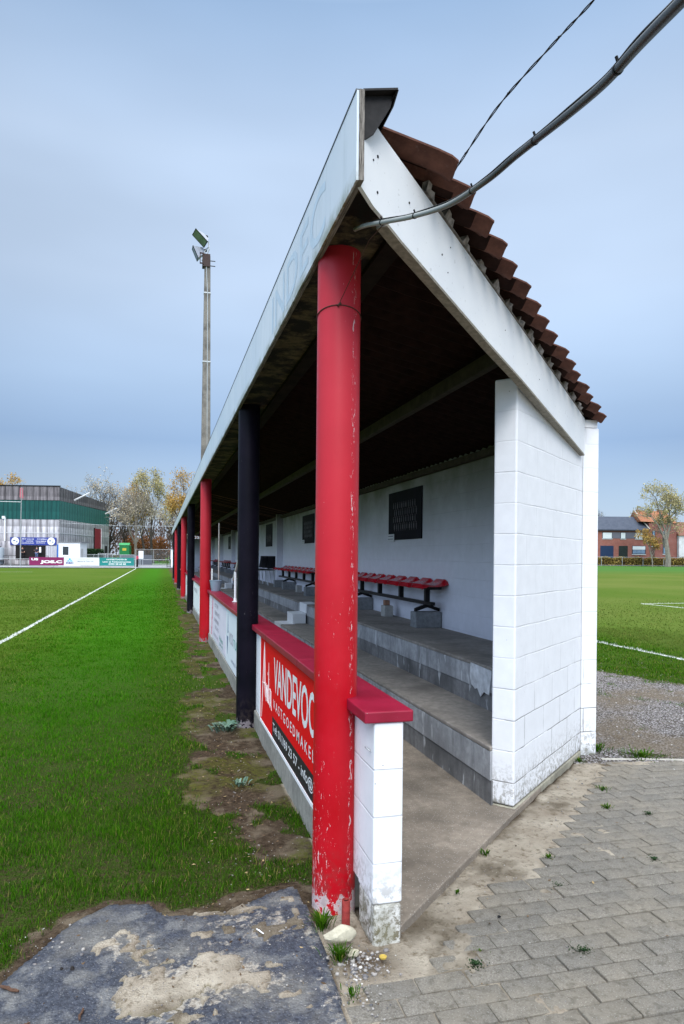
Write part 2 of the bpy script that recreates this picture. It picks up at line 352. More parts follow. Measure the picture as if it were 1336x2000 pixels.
def mat_ground():
    t = NT('ground_soil_grass', 1.0, .03); geo = t.n('ShaderNodeNewGeometry').outputs['Position']; x, y, z = t.sep(geo)
    g = t.attr('grass'); gr = t.attr('gravel'); sa = t.attr('sand'); mo = t.attr('moss')
    n1 = t.noise(geo, .35, 4); n2 = t.noise(geo, 3, 5, .65); n3 = t.noise(geo, 28, 5, .7); n4 = t.noise(geo, 120, 3, .7)
    # distant turf: tall streaks come from anisotropic noise
    turf = t.mix(t.rng(n3, .3, .7), (.014, .052, .002), (.055, .142, .007))
    turf = t.mix(t.math('MULTIPLY', t.rng(n2, .35, .75), .55), turf, (.085, .125, .012))
    # mown bands beside the touchline: fresher strip near the stand, duller pitch beyond the line
    fresh = t.math('MULTIPLY', t.rng(t.math('ADD', x, t.math('MULTIPLY', t.math('SUBTRACT', t.noise(geo, .7, 3), .5), 1.6)), -2.3, -1.1), t.rng(x, .3, -.4))
    turf = t.mix(t.math('MULTIPLY', fresh, .75), turf, (.034, .135, .005))
    pitch = t.math('MULTIPLY', t.rng(x, -1.9, -3.2), t.rng(t.noise(geo, .18, 4), .3, .6, .3, .8))
    turf = t.mix(pitch, turf, (.088, .128, .020))
    rf = t.math('MULTIPLY', t.rng(x, 8.6, 9.6), t.rng(t.noise(geo, .12, 4), .35, .65, .35, .85))
    turf = t.mix(rf, turf, (.125, .150, .036))
    lush = t.math('MULTIPLY', t.rng(y, 60, 85), t.rng(x, 10, 20)); turf = t.mix(lush, turf, (.06, .14, .03))
    soil = t.mix(t.rng(n3, .3, .7), (.026, .018, .012), (.095, .070, .048))
    soil = t.mix(t.math('MULTIPLY', t.rng(n2, .50, .6), .75), soil, (.155, .125, .09)); soil = t.mix(t.math('MULTIPLY', t.rng(n4, .55, .7), .6), soil, (.018, .013, .009))
    soil = t.mix(t.math('MULTIPLY', mo, t.rng(n3, .35, .6)), soil, (.075, .085, .010))
    sand = t.mix(t.rng(n2, .3, .7), (.24, .20, .155), (.42, .375, .305))
    sand = t.mix(t.rng(n3, .52, .72), sand, (.11, .085, .055)); sand = t.mix(t.math('MULTIPLY', t.rng(n4, .6, .72), .5), sand, (.06, .05, .035))
    dark = t.math('MULTIPLY', t.rng(t.noise(geo, 1.9, 4), .5, .6), .75); sand = t.mix(dark, sand, (.085, .066, .045))
    vo = t.voro(geo, 55); vcol = vo.outputs['Color']; sx = t.sep(vcol)[0]
    stone = t.mix(t.rng(sx, .1, .9), (.17, .16, .165), (.46, .44, .45)); stone = t.mix(t.rng(vo.outputs['Distance'], .35, .6), stone, (.07, .06, .05))
    stone = t.mix(t.math('MULTIPLY', t.rng(t.noise(geo, .8, 5), .5, .62), .75), stone, (.15, .12, .085))
    c = t.mix(sa, soil, sand); c = t.mix(gr, c, stone); near = t.rng(y, 5, 14, .96, 0); under = t.mix(near, turf, t.mix(t.rng(n4, .35, .6), (.012, .014, .004), t.mix(t.rng(n3, .4, .6), (.040, .075, .010), (.060, .045, .026))))
    c = t.mix(t.rng(t.math('ADD', g, t.math('MULTIPLY', t.math('SUBTRACT', n3, .5), 1.1)), .40, .60), c, under)
    wob = t.math('MULTIPLY', t.math('SUBTRACT', t.noise(geo, 14, 4, .7), .5), .06)
    lf = t.math('MULTIPLY', line_factor(t, x, y, wob), t.rng(n3, .3, .5, .4, .85))
    c = t.mix(lf, c, (.62, .64, .62)); t.col(c)
    b1 = t.bump(t.math('ADD', n3, t.math('MULTIPLY', n4, .6)), .7, .02)
    t.bump(t.math('MULTIPLY', vo.outputs['Distance'], gr), .5, .02, b1)
    return t.m
M_GROUND = mat_ground()
def build_ground():
    xs = np.concatenate([-np.geomspace(260, 4.2, 70), np.arange(-4.1, -1.2, .06), np.arange(-1.2, 4.4, .02), np.arange(4.4, 9, .06), np.geomspace(9.1, 320, 80)])
    ys = np.concatenate([np.arange(-14, 1.2, .8), np.arange(1.2, 5.2, .02), np.geomspace(5.2, 14, 120)[1:], np.geomspace(14, 400, 150)[1:]])
    X, Y = np.meshgrid(xs, ys); g, gr, sa, z, mo = masks(X, Y)
    # hollow out the far road
    V = np.stack([X.ravel(), Y.ravel(), z.ravel()], 1); nx = len(xs); ny = len(ys)
    i = np.arange(nx*ny).reshape(ny, nx); F = np.stack([i[:-1, :-1].ravel(), i[:-1, 1:].ravel(), i[1:, 1:].ravel(), i[1:, :-1].ravel()], 1)
    g = np.where((Y > 84) & (X < 30), np.maximum(g, 1), g)
    o = mesh_np('ground', V, F, M_GROUND, 4, dict(grass=g.ravel(), gravel=gr.ravel(), sand=sa.ravel(), moss=mo.ravel()), smooth=True)
    tag(o, kind='structure')
    # far land to the horizon, set below the near sheet
    mb = MB(); mb.box(-2500, 2500, -300, 2900, -1.4, -.5)
    t = NT('far_land', .95, .1); t.col((.07, .10, .03)); tag(mb.build('terrain', t.m), kind='structure')
build_ground()

# ---------------------------------------------------------------- dark slab of asphalt in the foreground
def build_asphalt():
    t = NT('dark_asphalt', .62, .4); geo = t.n('ShaderNodeNewGeometry').outputs['Position']
    n = t.noise(geo, 7, 6, .7); n2 = t.noise(geo, 60, 5, .7); n3 = t.noise(geo, 2.2, 4, .6)
    c = t.mix(t.rng(n2, .3, .75), (.009, .011, .018), (.070, .079, .105))
    c = t.mix(t.math('MULTIPLY', t.rng(n, .50, .62), .65), c, (.17, .17, .168))
    c = t.mix(t.math('MULTIPLY', t.rng(n3, .5, .62), .35), c, (.19, .175, .145))
    vo = t.voro(geo, 90); c = t.mix(t.math('MULTIPLY', t.rng(vo.outputs['Distance'], .1, .22, 1, 0), .5), c, (.30, .30, .31))
    du = t.attr('dust'); c = t.mix(t.math('MULTIPLY', t.rng(t.math('ADD', du, t.math('MULTIPLY', t.math('SUBTRACT', t.noise(geo, 26, 6, .8), .5), 2.2)), .38, .62), .85), c, t.mix(t.rng(n2, .3, .6), (.16, .13, .10), (.40, .365, .31)))
    t.col(c); t.bump(t.math('ADD', n2, t.math('MULTIPLY', vo.outputs['Distance'], .6)), .8, .008)
    xs = np.arange(-1.4, .9, .014); ys = np.arange(1.0, 3.5, .014); X, Y = np.meshgrid(xs, ys)
    ins = in_poly(X, Y, SLAB); d = pdist(X, Y, SLAB); s = np.where(ins, -d, d)
    z = np.where(s < 0, .001+.004*sstep(0, .04, -s), -.03)+(fbm(X, Y, 6, 4, 5)-.5)*.010
    V = np.stack([X.ravel(), Y.ravel(), z.ravel()], 1); nx, ny = len(xs), len(ys); i = np.arange(nx*ny).reshape(ny, nx)
    keep = (s < .03)[:-1, :-1].ravel()
    F = np.stack([i[:-1, :-1].ravel(), i[:-1, 1:].ravel(), i[1:, 1:].ravel(), i[1:, :-1].ravel()], 1)[keep]
    dust = sum(np.roll(np.roll(masks(X, Y)[2], i, 0), j, 1) for i in (-5, 0, 5) for j in (-5, 0, 5))/9+.25*(fbm(X, Y, 3, 4, 90)-.4)
    tag(mesh_np('asphalt_path', V, F, t.m, 4, dict(dust=dust.ravel()), smooth=True), kind='structure')
build_asphalt()

# ---------------------------------------------------------------- block paving
def build_paving():
    t = NT('paver_concrete', .88, .25); o = t.obj(); geo = t.n('ShaderNodeNewGeometry')
    n = t.noise(o, 24, 6, .7); n2 = t.noise(o, 2.1, 5, .6); n3 = t.noise(o, 140, 5, .8)
    tn = t.attr('tint')
    c = t.mix(t.rng(n3, .3, .72), (.060, .054, .045), (.335, .31, .27))
    c = t.mix(.05, c, (.55, .48, .38)); c = t.mix(t.rng(tn, 0, 1, 0, .8), c, t.mix(.5, c, (.13, .125, .115)))
    c = t.mix(t.math('MULTIPLY', t.rng(n2, .45, .62), .55), c, (.24, .21, .165))
    c = t.mix(t.math('MULTIPLY', t.rng(n, .50, .68), .7), c, (.085, .075, .058))
    vo = t.voro(o, 85); c = t.mix(t.math('MULTIPLY', t.rng(vo.outputs['Distance'], .08, .2, 1, 0), .45), c, (.52, .51, .49))
    t.col(c); t.bump(t.math('ADD', n, t.math('MULTIPLY', n3, 1.6)), .8, .006)
    L, W, G = .208, .104, .0045; V = []; F = []; T = []
    ca, sa_ = math.cos(R(-.2)), math.sin(R(-.2))
    prof = [(0, -.03, 0), (0, -.004, 0), (.0035, .0, 1)]
    for r in range(-2, 42):
        for q in range(0, 40):
            u = .55+q*L+(r % 2)*L*.5+random.uniform(-.003, .003); v = 1.15+r*W
            cx, cy = (u+L/2), (v+W/2); px = 1.9+(cx-1.9)*ca-(cy-3)*sa_; py = 3+(cx-1.9)*sa_+(cy-3)*ca
            a = np.array([px]); b = np.array([py])
            if not in_poly(a, b, PAVE_EDGE)[0]: continue
            if pdist(a, b, PAVE_EDGE[1:-2])[0] < .015: continue
            tilt = (random.uniform(-.006, .006), random.uniform(-.010, .010)); dz = random.uniform(-.0045, .002)+.006*math.sin(px*2.1)*math.sin(py*1.7)*.5; rot = random.uniform(-.012, .012)
            k = len(V); l2, w2 = (L-G)/2, (W-G)/2
            rings = []
            for inset, z in ((0, -.035), (0, -.006), (.0012, -.0022), (.0045, 0.0)):
                rr = .004; ring = []
                for (sx, sy) in ((-1, -1), (1, -1), (1, 1), (-1, 1)):
                    hx, hy = l2-inset, w2-inset
                    pts = [(sx*(hx), sy*(hy-rr)), (sx*(hx-rr), sy*hy)]
                    if sx*sy < 0: pts = pts[::-1]
                    # keep counter-clockwise order
                    if (sx, sy) == (-1, -1): pts = [(-hx, -hy+rr), (-hx+rr, -hy)]
                    if (sx, sy) == (1, -1): pts = [(hx-rr, -hy), (hx, -hy+rr)]
                    if (sx, sy) == (1, 1): pts = [(hx, hy-rr), (hx-rr, hy)]
                    if (sx, sy) == (-1, 1): pts = [(-hx+rr, hy), (-hx, hy-rr)]
                    ring += pts
                for (lx, ly) in ring:
                    jx = lx*math.cos(rot)-ly*math.sin(rot); jy = lx*math.sin(rot)+ly*math.cos(rot)
                    V.append((px+jx*ca-jy*sa_, py+jx*sa_+jy*ca, z+dz+lx*tilt[0]+ly*tilt[1]))
            for a_ in range(3):
                for j in range(8): F.append((k+a_*8+j, k+a_*8+(j+1) % 8, k+(a_+1)*8+(j+1) % 8, k+(a_+1)*8+j))
            F.append(tuple(k+24+j for j in range(8))); T += [random.random()]*32
    me = bpy.data.meshes.new('paving'); me.from_pydata(V, [], F); me.update(); smooth_sharp(me, 30)
    at = me.attributes.new('tint', 'FLOAT', 'POINT'); at.data.foreach_set('value', T); me.materials.append(t.m)
    ob = bpy.data.objects.new('paving', me); C.objects.link(ob); tag(ob, kind='structure')
    # pale edging stones along the far side of the paving
    em = mat_flat('edging_stone', (.36, .34, .30), .85, .25, 20)
    mb = MB(); p0 = Vector((3.50, 4.86, 0)); p1 = Vector((8.5, 3.44, 0)); d = (p1-p0).normalized(); nrm = Vector((-d.y, d.x, 0))
    s = 0.
    while s < 5.0:
        ln = random.uniform(.28, .5)
        a = p0+d*s+nrm*random.uniform(-.01, .01); M = Matrix.Translation(a) @ Matrix.Rotation(math.atan2(d.y, d.x)+random.uniform(-.02, .02), 4, 'Z')
        mb.box(0, ln-.012, -.019, .019, -.06, random.uniform(.000, .010), M); s += ln+random.choice((0, 0, .12))
    tag(mb.build('kerb', em, bevel=.006), kind='structure')
build_paving()

# ---------------------------------------------------------------- grass blades
def mat_blades():
    t = NT('grass_blades', .9, .04); geo = t.n('ShaderNodeNewGeometry').outputs['Position']; x, y, z = t.sep(geo)
    r = t.attr('tint'); n = t.noise(geo, .5, 4); n2 = t.noise(geo, 3, 4)
    c = t.mix(t.rng(r, 0, .85), (.006, .046, .001), (.078, .205, .006)); c = t.mix(t.math('MULTIPLY', t.rng(t.noise(geo, 6, 4, .6), .45, .68), .5), c, (.012, .045, .003))
    c = t.mix(t.rng(y, 6.0, 2.6, 0, .62), c, t.mix(1.0, c, (.42, .56, .38), 'MULTIPLY'))
    c = t.mix(t.rng(r, .90, .93), c, (.22, .20, .055))
    c = t.mix(t.math('MULTIPLY', t.rng(n2, .45, .7), .28), c, (.09, .15, .012))
    fresh = t.math('MULTIPLY', t.rng(t.math('ADD', x, t.math('MULTIPLY', t.math('SUBTRACT', t.noise(geo, .7, 3), .5), 1.6)), -2.3, -1.1), t.rng(x, .3, -.4)); fresh = t.math('MULTIPLY', fresh, t.rng(y, 3.2, 7.5, .15, 1))
    c = t.mix(t.math('MULTIPLY', fresh, .7), c, (.036, .165, .003))
    c = t.mix(t.math('MULTIPLY', t.rng(x, -1.9, -3.2), t.rng(n, .3, .6, .2, .7)), c, (.105, .155, .022))
    c = t.mix(t.math('MULTIPLY', t.rng(x, 8.6, 9.6), .6), c, (.14, .17, .04))
    wob = t.math('MULTIPLY', t.math('SUBTRACT', t.noise(geo, 14, 4, .7), .5), .06)
    lf = t.math('MULTIPLY', line_factor(t, x, y, wob), t.rng(r, .1, .3, .2, .95))
    t.col(t.mix(lf, c, (.66, .68, .66)))
    tr = t.n('ShaderNodeBsdfTranslucent'); t.L(t.mix(lf, c, (.6, .6, .6)), tr.inputs[0])
    ms = t.n('ShaderNodeMixShader'); ms.inputs[0].default_value = .3; t.L(t.b.outputs[0], ms.inputs[1]); t.L(tr.outputs[0], ms.inputs[2])
    t.L(ms.outputs[0], t.t.nodes['Material Output'].inputs[0]); return t.m
M_BLADE = mat_blades()
def blades(name, zones, label=None):
    P = []; Hh = []; Ww = []
    for (x0, x1, y0, y1, dens, h, w) in zones:
        n = int((x1-x0)*(y1-y0)*dens); x = rng.uniform(x0, x1, n); y = rng.uniform(y0, y1, n)
        lim = (x > -.50*y-.25-.9) | (x > 3)                       # nothing far outside the view
        g, gr, sa, z, mo = masks(x, y); cl = fbm(x, y, 5, 3, 12); g = g*np.where(y < 5, 1-.6*(1-sstep(.34, .52, fbm(x, y, 4.5, 4, 61)))*sstep(4.8, 3.4, y), 1)
        L_ = (x0, x1, y0, y1, dens, h, w) == zones[-1]; fd = 1-sstep(y0+.3*(y1-y0), y1, y) if L_ else 1
        k = lim & (rng.random(n) < fd) & (rng.random(n) < np.clip(g, 0, 1)*(.35+.9*cl)) & ~((x > .93) & (x < 3.6)) & ~((x > .62) & (x < .93) & (y > 6) & (cl < .5))
        x, y, z, cl, g = x[k], y[k], z[k], cl[k], g[k]
        P.append(np.stack([x, y, z-.004], 1)); Hh.append(h*rng.uniform(.4, 1.3, len(x))*(.35+1.25*cl)*(.55+.45*g)); Ww.append(w*rng.uniform(.7, 1.3, len(x)))
    P = np.concatenate(P); H = np.concatenate(Hh); W = np.concatenate(Ww); n = len(P)
    a = rng.uniform(0, 2*np.pi, n); lean = rng.uniform(.1, .95, n)*H; b = a+rng.normal(0, .5, n)+np.pi/2
    dx, dy = np.cos(a)*W/2, np.sin(a)*W/2; lx, ly = np.cos(b)*lean, np.sin(b)*lean
    V = np.zeros((n, 5, 3)); V[:, 0] = P+np.stack([-dx, -dy, 0*dx], 1); V[:, 1] = P+np.stack([dx, dy, 0*dx], 1)
    mid = P+np.stack([lx*.35, ly*.35, H*.6], 1); V[:, 2] = mid+np.stack([dx*.8, dy*.8, 0*dx], 1); V[:, 3] = mid-np.stack([dx*.8, dy*.8, 0*dx], 1)
    V[:, 4] = P+np.stack([lx, ly, H*.95], 1)
    i = (np.arange(n)*5)[:, None]; F = np.concatenate([i+[0, 1, 2], i+[0, 2, 3], i+[3, 2, 4]], 0)
    T = np.repeat(rng.random(n), 5)
    return tag(mesh_np(name, V.reshape(-1, 3), F, M_BLADE, 3, dict(tint=T)), label, 'grass', kind='stuff')
blades('pitch_grass', [(-2.6, .95, 2.3, 4.6, 16000, .034, .0027), (-4.2, .95, 4.6, 8, 6500, .030, .0042), (-5.5, .95, 8, 14, 2300, .030, .007), (-8, .95, 14, 26, 650, .032, .013), (-15, .95, 26, 45, 130, .034, .026)],
       'short green pitch grass beside the stand')
blades('second_pitch_grass', [(3.7, 8.2, 3.6, 9, 1500, .03, .006), (5.6, 11, 6, 14, 1500, .035, .008), (8, 24, 11, 26, 160, .035, .02)], 'green grass of the pitch behind the stand')

# ---------------------------------------------------------------- materials of the stand
M_WBLOCK = mat_block('painted_blockwork', (.80, .81, .84), joint=.45)
M_PIER = mat_block('painted_pier', (.80, .81, .84), bl=30, loc=(8, -.135, 0), cracks=.3, dirt=1.2)
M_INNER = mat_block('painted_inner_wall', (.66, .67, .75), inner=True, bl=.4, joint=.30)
M_CONC = mat_concrete('terrace_concrete', (.30, .27, .24), stain=.75)
M_RISER = mat_concrete('riser_concrete', (.42, .43, .45), streaks=True, stain=.8)
M_FLOOR = mat_concrete('floor_concrete', (.25, .21, .17), stain=.85, speck=.7)
M_FOOT = mat_concrete('footing_concrete', (.36, .34, .27), stain=.95, speck=.5)
t = NT('grimy_white_paint', .85, .15); o = t.obj(); _x, _y, _z = t.sep(o); n_ = t.noise(o, 38, 6, .75); n__ = t.noise(o, 9, 4)
c = t.mix(t.rng(n_, .46, .56), (.64, .63, .60), (.17, .15, .11)); c = t.mix(t.math('MULTIPLY', t.rng(n__, .42, .6), .6), c, (.16, .15, .085)); c = t.mix(t.rng(_z, .06, .16, 0, .35), c, (.62, .62, .60)); t.col(c); t.bump(n_, .8, .006); M_GRIME = t.m
M_WHITE = mat_flat('white_paint', (.80, .81, .83), .5, .04, 5, bump=.05)
M_DARKWOOD = mat_flat('dark_wood', (.014, .009, .007), .95, .5, 9, spec=.1)
M_BLACK = mat_flat('black_metal', (.007, .007, .008), .5, .2, 20, spec=.2)
M_STEEL = mat_flat('steel', (.45, .46, .48), .35, .1, 20, metal=.8)
def mat_fascia():
    t = NT('white_fascia_panel', .30, .4); o = t.obj(); x, y, z = t.sep(o)
    s = t.noise(t.comb(x, t.math('MULTIPLY', y, 5), t.math('MULTIPLY', z, .6)), 2.4, 5, .65); n = t.noise(o, 1.1, 3)
    c = t.mix(t.rng(n, .35, .65), (.56, .63, .70), (.66, .71, .76))
    c = t.mix(t.math('MULTIPLY', t.rng(s, .52, .72), .55), c, (.38, .45, .48))
    low = t.rng(z, 3.10, 3.03); c = t.mix(t.math('MULTIPLY', low, t.rng(t.noise(o, 7, 5, .7), .35, .6)), c, (.16, .18, .09))
    t.col(c); return t.m
def mat_gable():
    t = NT('white_gable_board', .45, .3); o = t.obj(); x, y, z = t.sep(o)
    n = t.noise(o, 2, 4); s = t.noise(o, 40, 3)
    c = t.mix(t.rng(n, .35, .65), (.74, .76, .79), (.82, .83, .84)); c = t.mix(t.math('MULTIPLY', t.rng(s, .66, .7), .35), c, (.35, .35, .34))
    t.col(c); return t.m
def mat_endgrain():
    t = NT('weathered_plywood', .9, .2); o = t.obj(); x, y, z = t.sep(o)
    w = t.noise(t.comb(t.math('MULTIPLY', x, 340), t.math('MULTIPLY', y, 8), t.math('MULTIPLY', z, 16)), 1, 5, .7)
    t.col(t.mix(t.rng(w, .35, .65), (.035, .028, .022), (.33, .30, .27))); t.bump(w, .8, .004); return t.m
def mat_soffit():
    t = NT('rotten_soffit', .9, .2); o = t.obj(); x, y, z = t.sep(o)
    n = t.noise(o, 5, 6, .7); w = t.noise(t.comb(t.math('MULTIPLY', x, 6), t.math('MULTIPLY', y, 30), z), 1, 5, .6)
    c = t.mix(t.rng(w, .3, .7), (.055, .042, .020), (.15, .12, .06)); c = t.mix(t.rng(n, .46, .60), (.012, .010, .008), c)
    t.col(c); t.bump(n, .6, .01); return t.m
def mat_roof():
    t = NT('brown_roof_sheet', .8, .25); o = t.obj(); n = t.noise(o, 9, 6, .7); n2 = t.noise(o, 45, 4)
    c = t.mix(t.rng(n, .35, .7), (.070, .028, .020), (.150, .062, .042)); c = t.mix(t.math('MULTIPLY', t.rng(n2, .62, .72), .5), c, (.15, .09, .07))
    nz = t.sep(t.n('ShaderNodeNewGeometry').outputs['Normal'])[2]
    t.col(c); t.bump(n2, .3, .004); return t.m
def mat_column(name, base, light, worn):
    t = NT(name, .40, .22); o = t.obj(); x, y, z = t.sep(o)
    n = t.noise(o, 3, 4); n2 = t.noise(o, 22, 5, .7)
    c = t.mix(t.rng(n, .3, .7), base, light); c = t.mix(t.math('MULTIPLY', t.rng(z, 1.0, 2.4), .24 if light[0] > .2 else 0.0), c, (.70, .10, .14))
    st = t.noise(t.comb(t.math('MULTIPLY', x, 70), t.math('MULTIPLY', y, 70), t.math('MULTIPLY', z, 18)), 1, 5, .75, 1.2)
    ar = t.noise(o, 4.3, 3)
    f = t.math('MULTIPLY', t.rng(st, .67, .69), t.rng(ar, .54, .59))
    if worn:
        lo = t.math('MULTIPLY', t.rng(z, .85, .20), t.rng(x, .03, -.09))
        f2 = t.math('MULTIPLY', t.rng(t.math('ADD', st, t.math('MULTIPLY', lo, .095)), .665, .68), t.rng(lo, .05, .2))
        f = t.math('MAXIMUM', f, f2)
        stripe = t.math('MULTIPLY', t.rng(t.math('ABSOLUTE', t.math('SUBTRACT', x, .052)), .022, .004), t.rng(y, .0, -.02))
        f3 = t.math('MULTIPLY', t.rng(t.math('ADD', st, t.math('MULTIPLY', stripe, .07)), .655, .67), stripe)
        f = t.math('MAXIMUM', f, f3)
    base_w = t.math('MULTIPLY', t.rng(z, .16, .02), t.rng(n2, .3, .62)); f = t.math('MAXIMUM', f, t.rng(base_w, .46, .54))
    c = t.mix(t.math('MULTIPLY', f, .9), c, (.62, .55, .56) if worn else (.30, .27, .30))
    d = t.math('MULTIPLY', t.rng(z, .35, 0), t.rng(n2, .45, .6)); c = t.mix(t.math('MULTIPLY', d, .5), c, (.06, .045, .04))
    t.b.inputs['Specular IOR Level'].default_value = .22 if light[0] > .2 else .08; t.col(c); t.rough(t.rng(n2, .3, .7, .30, .5)); t.bump(t.math('ADD', n2, t.math('MULTIPLY', f, .5)), .12, .003); return t.m
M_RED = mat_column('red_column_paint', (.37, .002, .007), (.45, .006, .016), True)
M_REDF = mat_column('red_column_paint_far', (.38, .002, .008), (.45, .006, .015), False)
M_COLBLACK = mat_column('black_column_paint', (.003, .003, .006), (.009, .007, .014), False)
def mat_cap():
    t = NT('crimson_coping_paint', .45, .4); o = t.obj(); n = t.noise(o, 5, 5, .6); n2 = t.noise(o, 70, 4, .7)
    c = t.mix(t.rng(n, .3, .7), (.21, .003, .020), (.29, .008, .036)); c = t.mix(t.math('MULTIPLY', t.rng(n2, .66, .70), .5), c, (.45, .30, .30))
    t.col(c); t.bump(n2, .25, .003); return t.m
M_CAP = mat_cap()

# ---------------------------------------------------------------- the stand
Y_END = 50.5
def zr(x): return 3.37-.21*(x-.8)          # roof plane
stand = empty('grandstand', (0, 0, 0), 0, 'long low football stand with red and black columns and a brown corrugated roof', 'grandstand')
def diag_y(x, off=0): return END_P[1]+(x-END_P[0])*END_D[1]/END_D[0]+off
def build_stand():
    # floor, terrace steps
    mb = MB(); mb.prism([(1.012, 2.80), (2.14, 3.862), (3.36, diag_y(3.36, .03)), (3.36, Y_END), (1.012, Y_END)], -.10, .03); mb.build('floor_slab', M_FLOOR, stand, bevel=.006)
    def step(x0, x1, z0, z1, nm):
        y0a, y0b = diag_y(x0, .20), diag_y(x1, .10)
        mb = MB(); mb.prism([(x0, y0a), (x1, y0b), (x1, Y_END), (x0, Y_END)], z1-.03, z1); tr = mb.build(nm, M_CONC, stand, bevel=.008)
        mb = MB(); h = z1-.03-z0
        # in-situ upper band, rougher block course below it, set back slightly
        mb.prism([(x0+.002, y0a), (x1, y0b), (x1, Y_END), (x0+.002, Y_END)], z0+h*.46, z1-.031)
        mb.build('riser', M_RISER, tr, bevel=.003)
        mb = MB(); mb.prism([(x0+.012, y0a), (x1, y0b), (x1, Y_END), (x0+.012, Y_END)], z0-.02, z0+h*.46-.003)
        mb.build('riser_base', mat_concrete('riser_base', (.23, .23, .235), streaks=True, stain=1.0), tr)
    step(2.07, 3.38, .03, .41, 'terrace_step'); step(2.545, 3.379, .41, .765, 'terrace_step')
    # back wall with pilasters
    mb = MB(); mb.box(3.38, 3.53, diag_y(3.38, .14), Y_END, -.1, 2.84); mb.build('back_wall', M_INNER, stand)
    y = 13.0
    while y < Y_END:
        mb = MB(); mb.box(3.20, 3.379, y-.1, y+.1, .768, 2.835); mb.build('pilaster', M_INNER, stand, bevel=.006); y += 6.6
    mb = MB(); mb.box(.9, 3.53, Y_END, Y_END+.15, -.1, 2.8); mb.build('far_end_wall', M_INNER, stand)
    # rear corner pilaster and diagonal end wall (own frame: x along the wall)
    ang = math.atan2(END_D[1], END_D[0]); ln = math.hypot(*END_D)
    mb = MB(); mb.box(3.388, 3.535, 4.985, 5.18, -.08, 2.73); p = mb.build('corner_pilaster', M_WBLOCK, stand, bevel=.008)
    mb = MB(); mb.box(3.392, 3.525, 4.992, 5.18, 2.735, 2.80); mb.build('pad_stone', M_WHITE, p, bevel=.004)
    mb = MB(); zt = lambda u: zr(END_P[0]+u*math.cos(ang))-.13
    T = .155
    mb.add([(0, 0, .045), (ln, 0, .045), (ln, T, .045), (0, T, .045), (0, 0, 2.80), (ln, 0, zt(ln)-.06), (ln, T, zt(ln)-.06), (0, T, 2.80)], [(0, 3, 2, 1), (4, 5, 6, 7), (0, 1, 5, 4), (1, 2, 6, 5), (2, 3, 7, 6), (3, 0, 4, 7)])
    w = mb.build('end_wall', M_WBLOCK, stand, bevel=.012, seg=3); w.location = (END_P[0], END_P[1], 0); w.rotation_euler.z = ang
    mb = MB(); mb.box(.002, ln, -.006, T+.004, -.10, .038); f = mb.build('footing', M_FOOT, w, bevel=.006)
    # low front wall: near pier, wall, coping, base plinth
    mb = MB(); mb.box(.88, 1.012, 2.765, 2.99, .157, .932); pr = mb.build('wall_pier', M_PIER, stand, bevel=.009, seg=3)
    mb = MB(); mb.box(.884, 1.008, 2.762, 2.99, -.1, .155); mb.build('pier_footing', M_GRIME, pr, bevel=.012)
    mb = MB(); mb.tube([(.878+.018*math.sin(a)*-1, 2.83+.022*math.cos(a), .80+.014*math.sin(a*1.0)) for a in [i*.45 for i in range(11)]], .0028, 6); mb.build('hook', M_STEEL, pr, smooth=60)
    mb = MB(); mb.box(.882, 1.01, 2.99, Y_END, .17, .932); mb.build('low_wall', M_PIER, stand)
    mb = MB(); mb.box(.862, 1.012, 3.24, Y_END, -.1, .168); mb.build('wall_plinth', mat_concrete('plinth_concrete', (.27, .26, .23), stain=.8), stand, bevel=.01)
    mb = MB(); y = 2.752
    for k in range(34):
        y2 = y+(1.36 if k else 1.5); 
        if y2 > Y_END: break
        dz = random.uniform(-.0015, .0015)
        mb.box(.834, 1.052, y+.0015, y2-.0015, .934+dz, .984+dz); y = y2
    mb.build('wall_coping', M_CAP, stand, bevel=.006)
    # columns
    ys = [3.14, 6.57]+[6.57+6.62*k for k in range(1, 7)]
    for i, y in enumerate(ys):
        r = .102; n = 40; mb = MB(); lev = [0-.06, .3, .8, 1.5, 2.2, 3.075]
        vs = []; 
        for z in lev:
            for j in range(n):
                a = 2*math.pi*j/n; vs.append((r*math.cos(a), r*math.sin(a), z))
        mb.add(vs, [(q*n+j, q*n+(j+1) % n, (q+1)*n+(j+1) % n, (q+1)*n+j) for q in range(len(lev)-1) for j in range(n)])
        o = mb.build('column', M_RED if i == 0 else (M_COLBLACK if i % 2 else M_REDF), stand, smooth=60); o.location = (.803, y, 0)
        o.rotation_euler.z = [0, .7, 2.1, 3.3, 1.2, 4, 5, 2.6][i]
        o['label'] = ('black painted round column' if i % 2 else ('scuffed red round column, nearest the camera' if i == 0 else 'red painted round column'))
    # fascia panels
    mf = mat_fascia(); mg = mat_gable()
    fm = MB(); y = 2.422; k = 0
    while y < Y_END:
        y2 = min(y+3.05, Y_END+.2); fm.box(.681, .690, y+.004, y2-.004, 3.030, 3.362); y = y2; k += 1
    fas = fm.build('fascia', mf, stand)
    mb = MB(); mb.box(.6902, .709, 2.419, Y_END, 3.028, 3.364); mb.build('fascia_backing', mat_endgrain(), fas)
    mb = MB(); mb.box(.6785, .7095, 2.43, Y_END, 3.3645, 3.370); mb.build('fascia_trim', mat_flat('lead_trim', (.10, .11, .12), .5), fas)
    mt = mat_flat('faded_blue_lettering', (.48, .59, .69), .35, .08, 30, bump=0)
    text('INDEC', (.6808, 4.42, 3.075), (0, -1, 0), (0, 0, 1), 1.50, .235, mt, fas, 'lettering', bold=.01)
    # soffit board and lengthwise beams
    mb = MB(); mb.prism([(.7095, 2.50), (.96, 2.735), (.96, Y_END), (.7095, Y_END)], 3.072, 3.092); mb.build('soffit', mat_soffit(), stand)
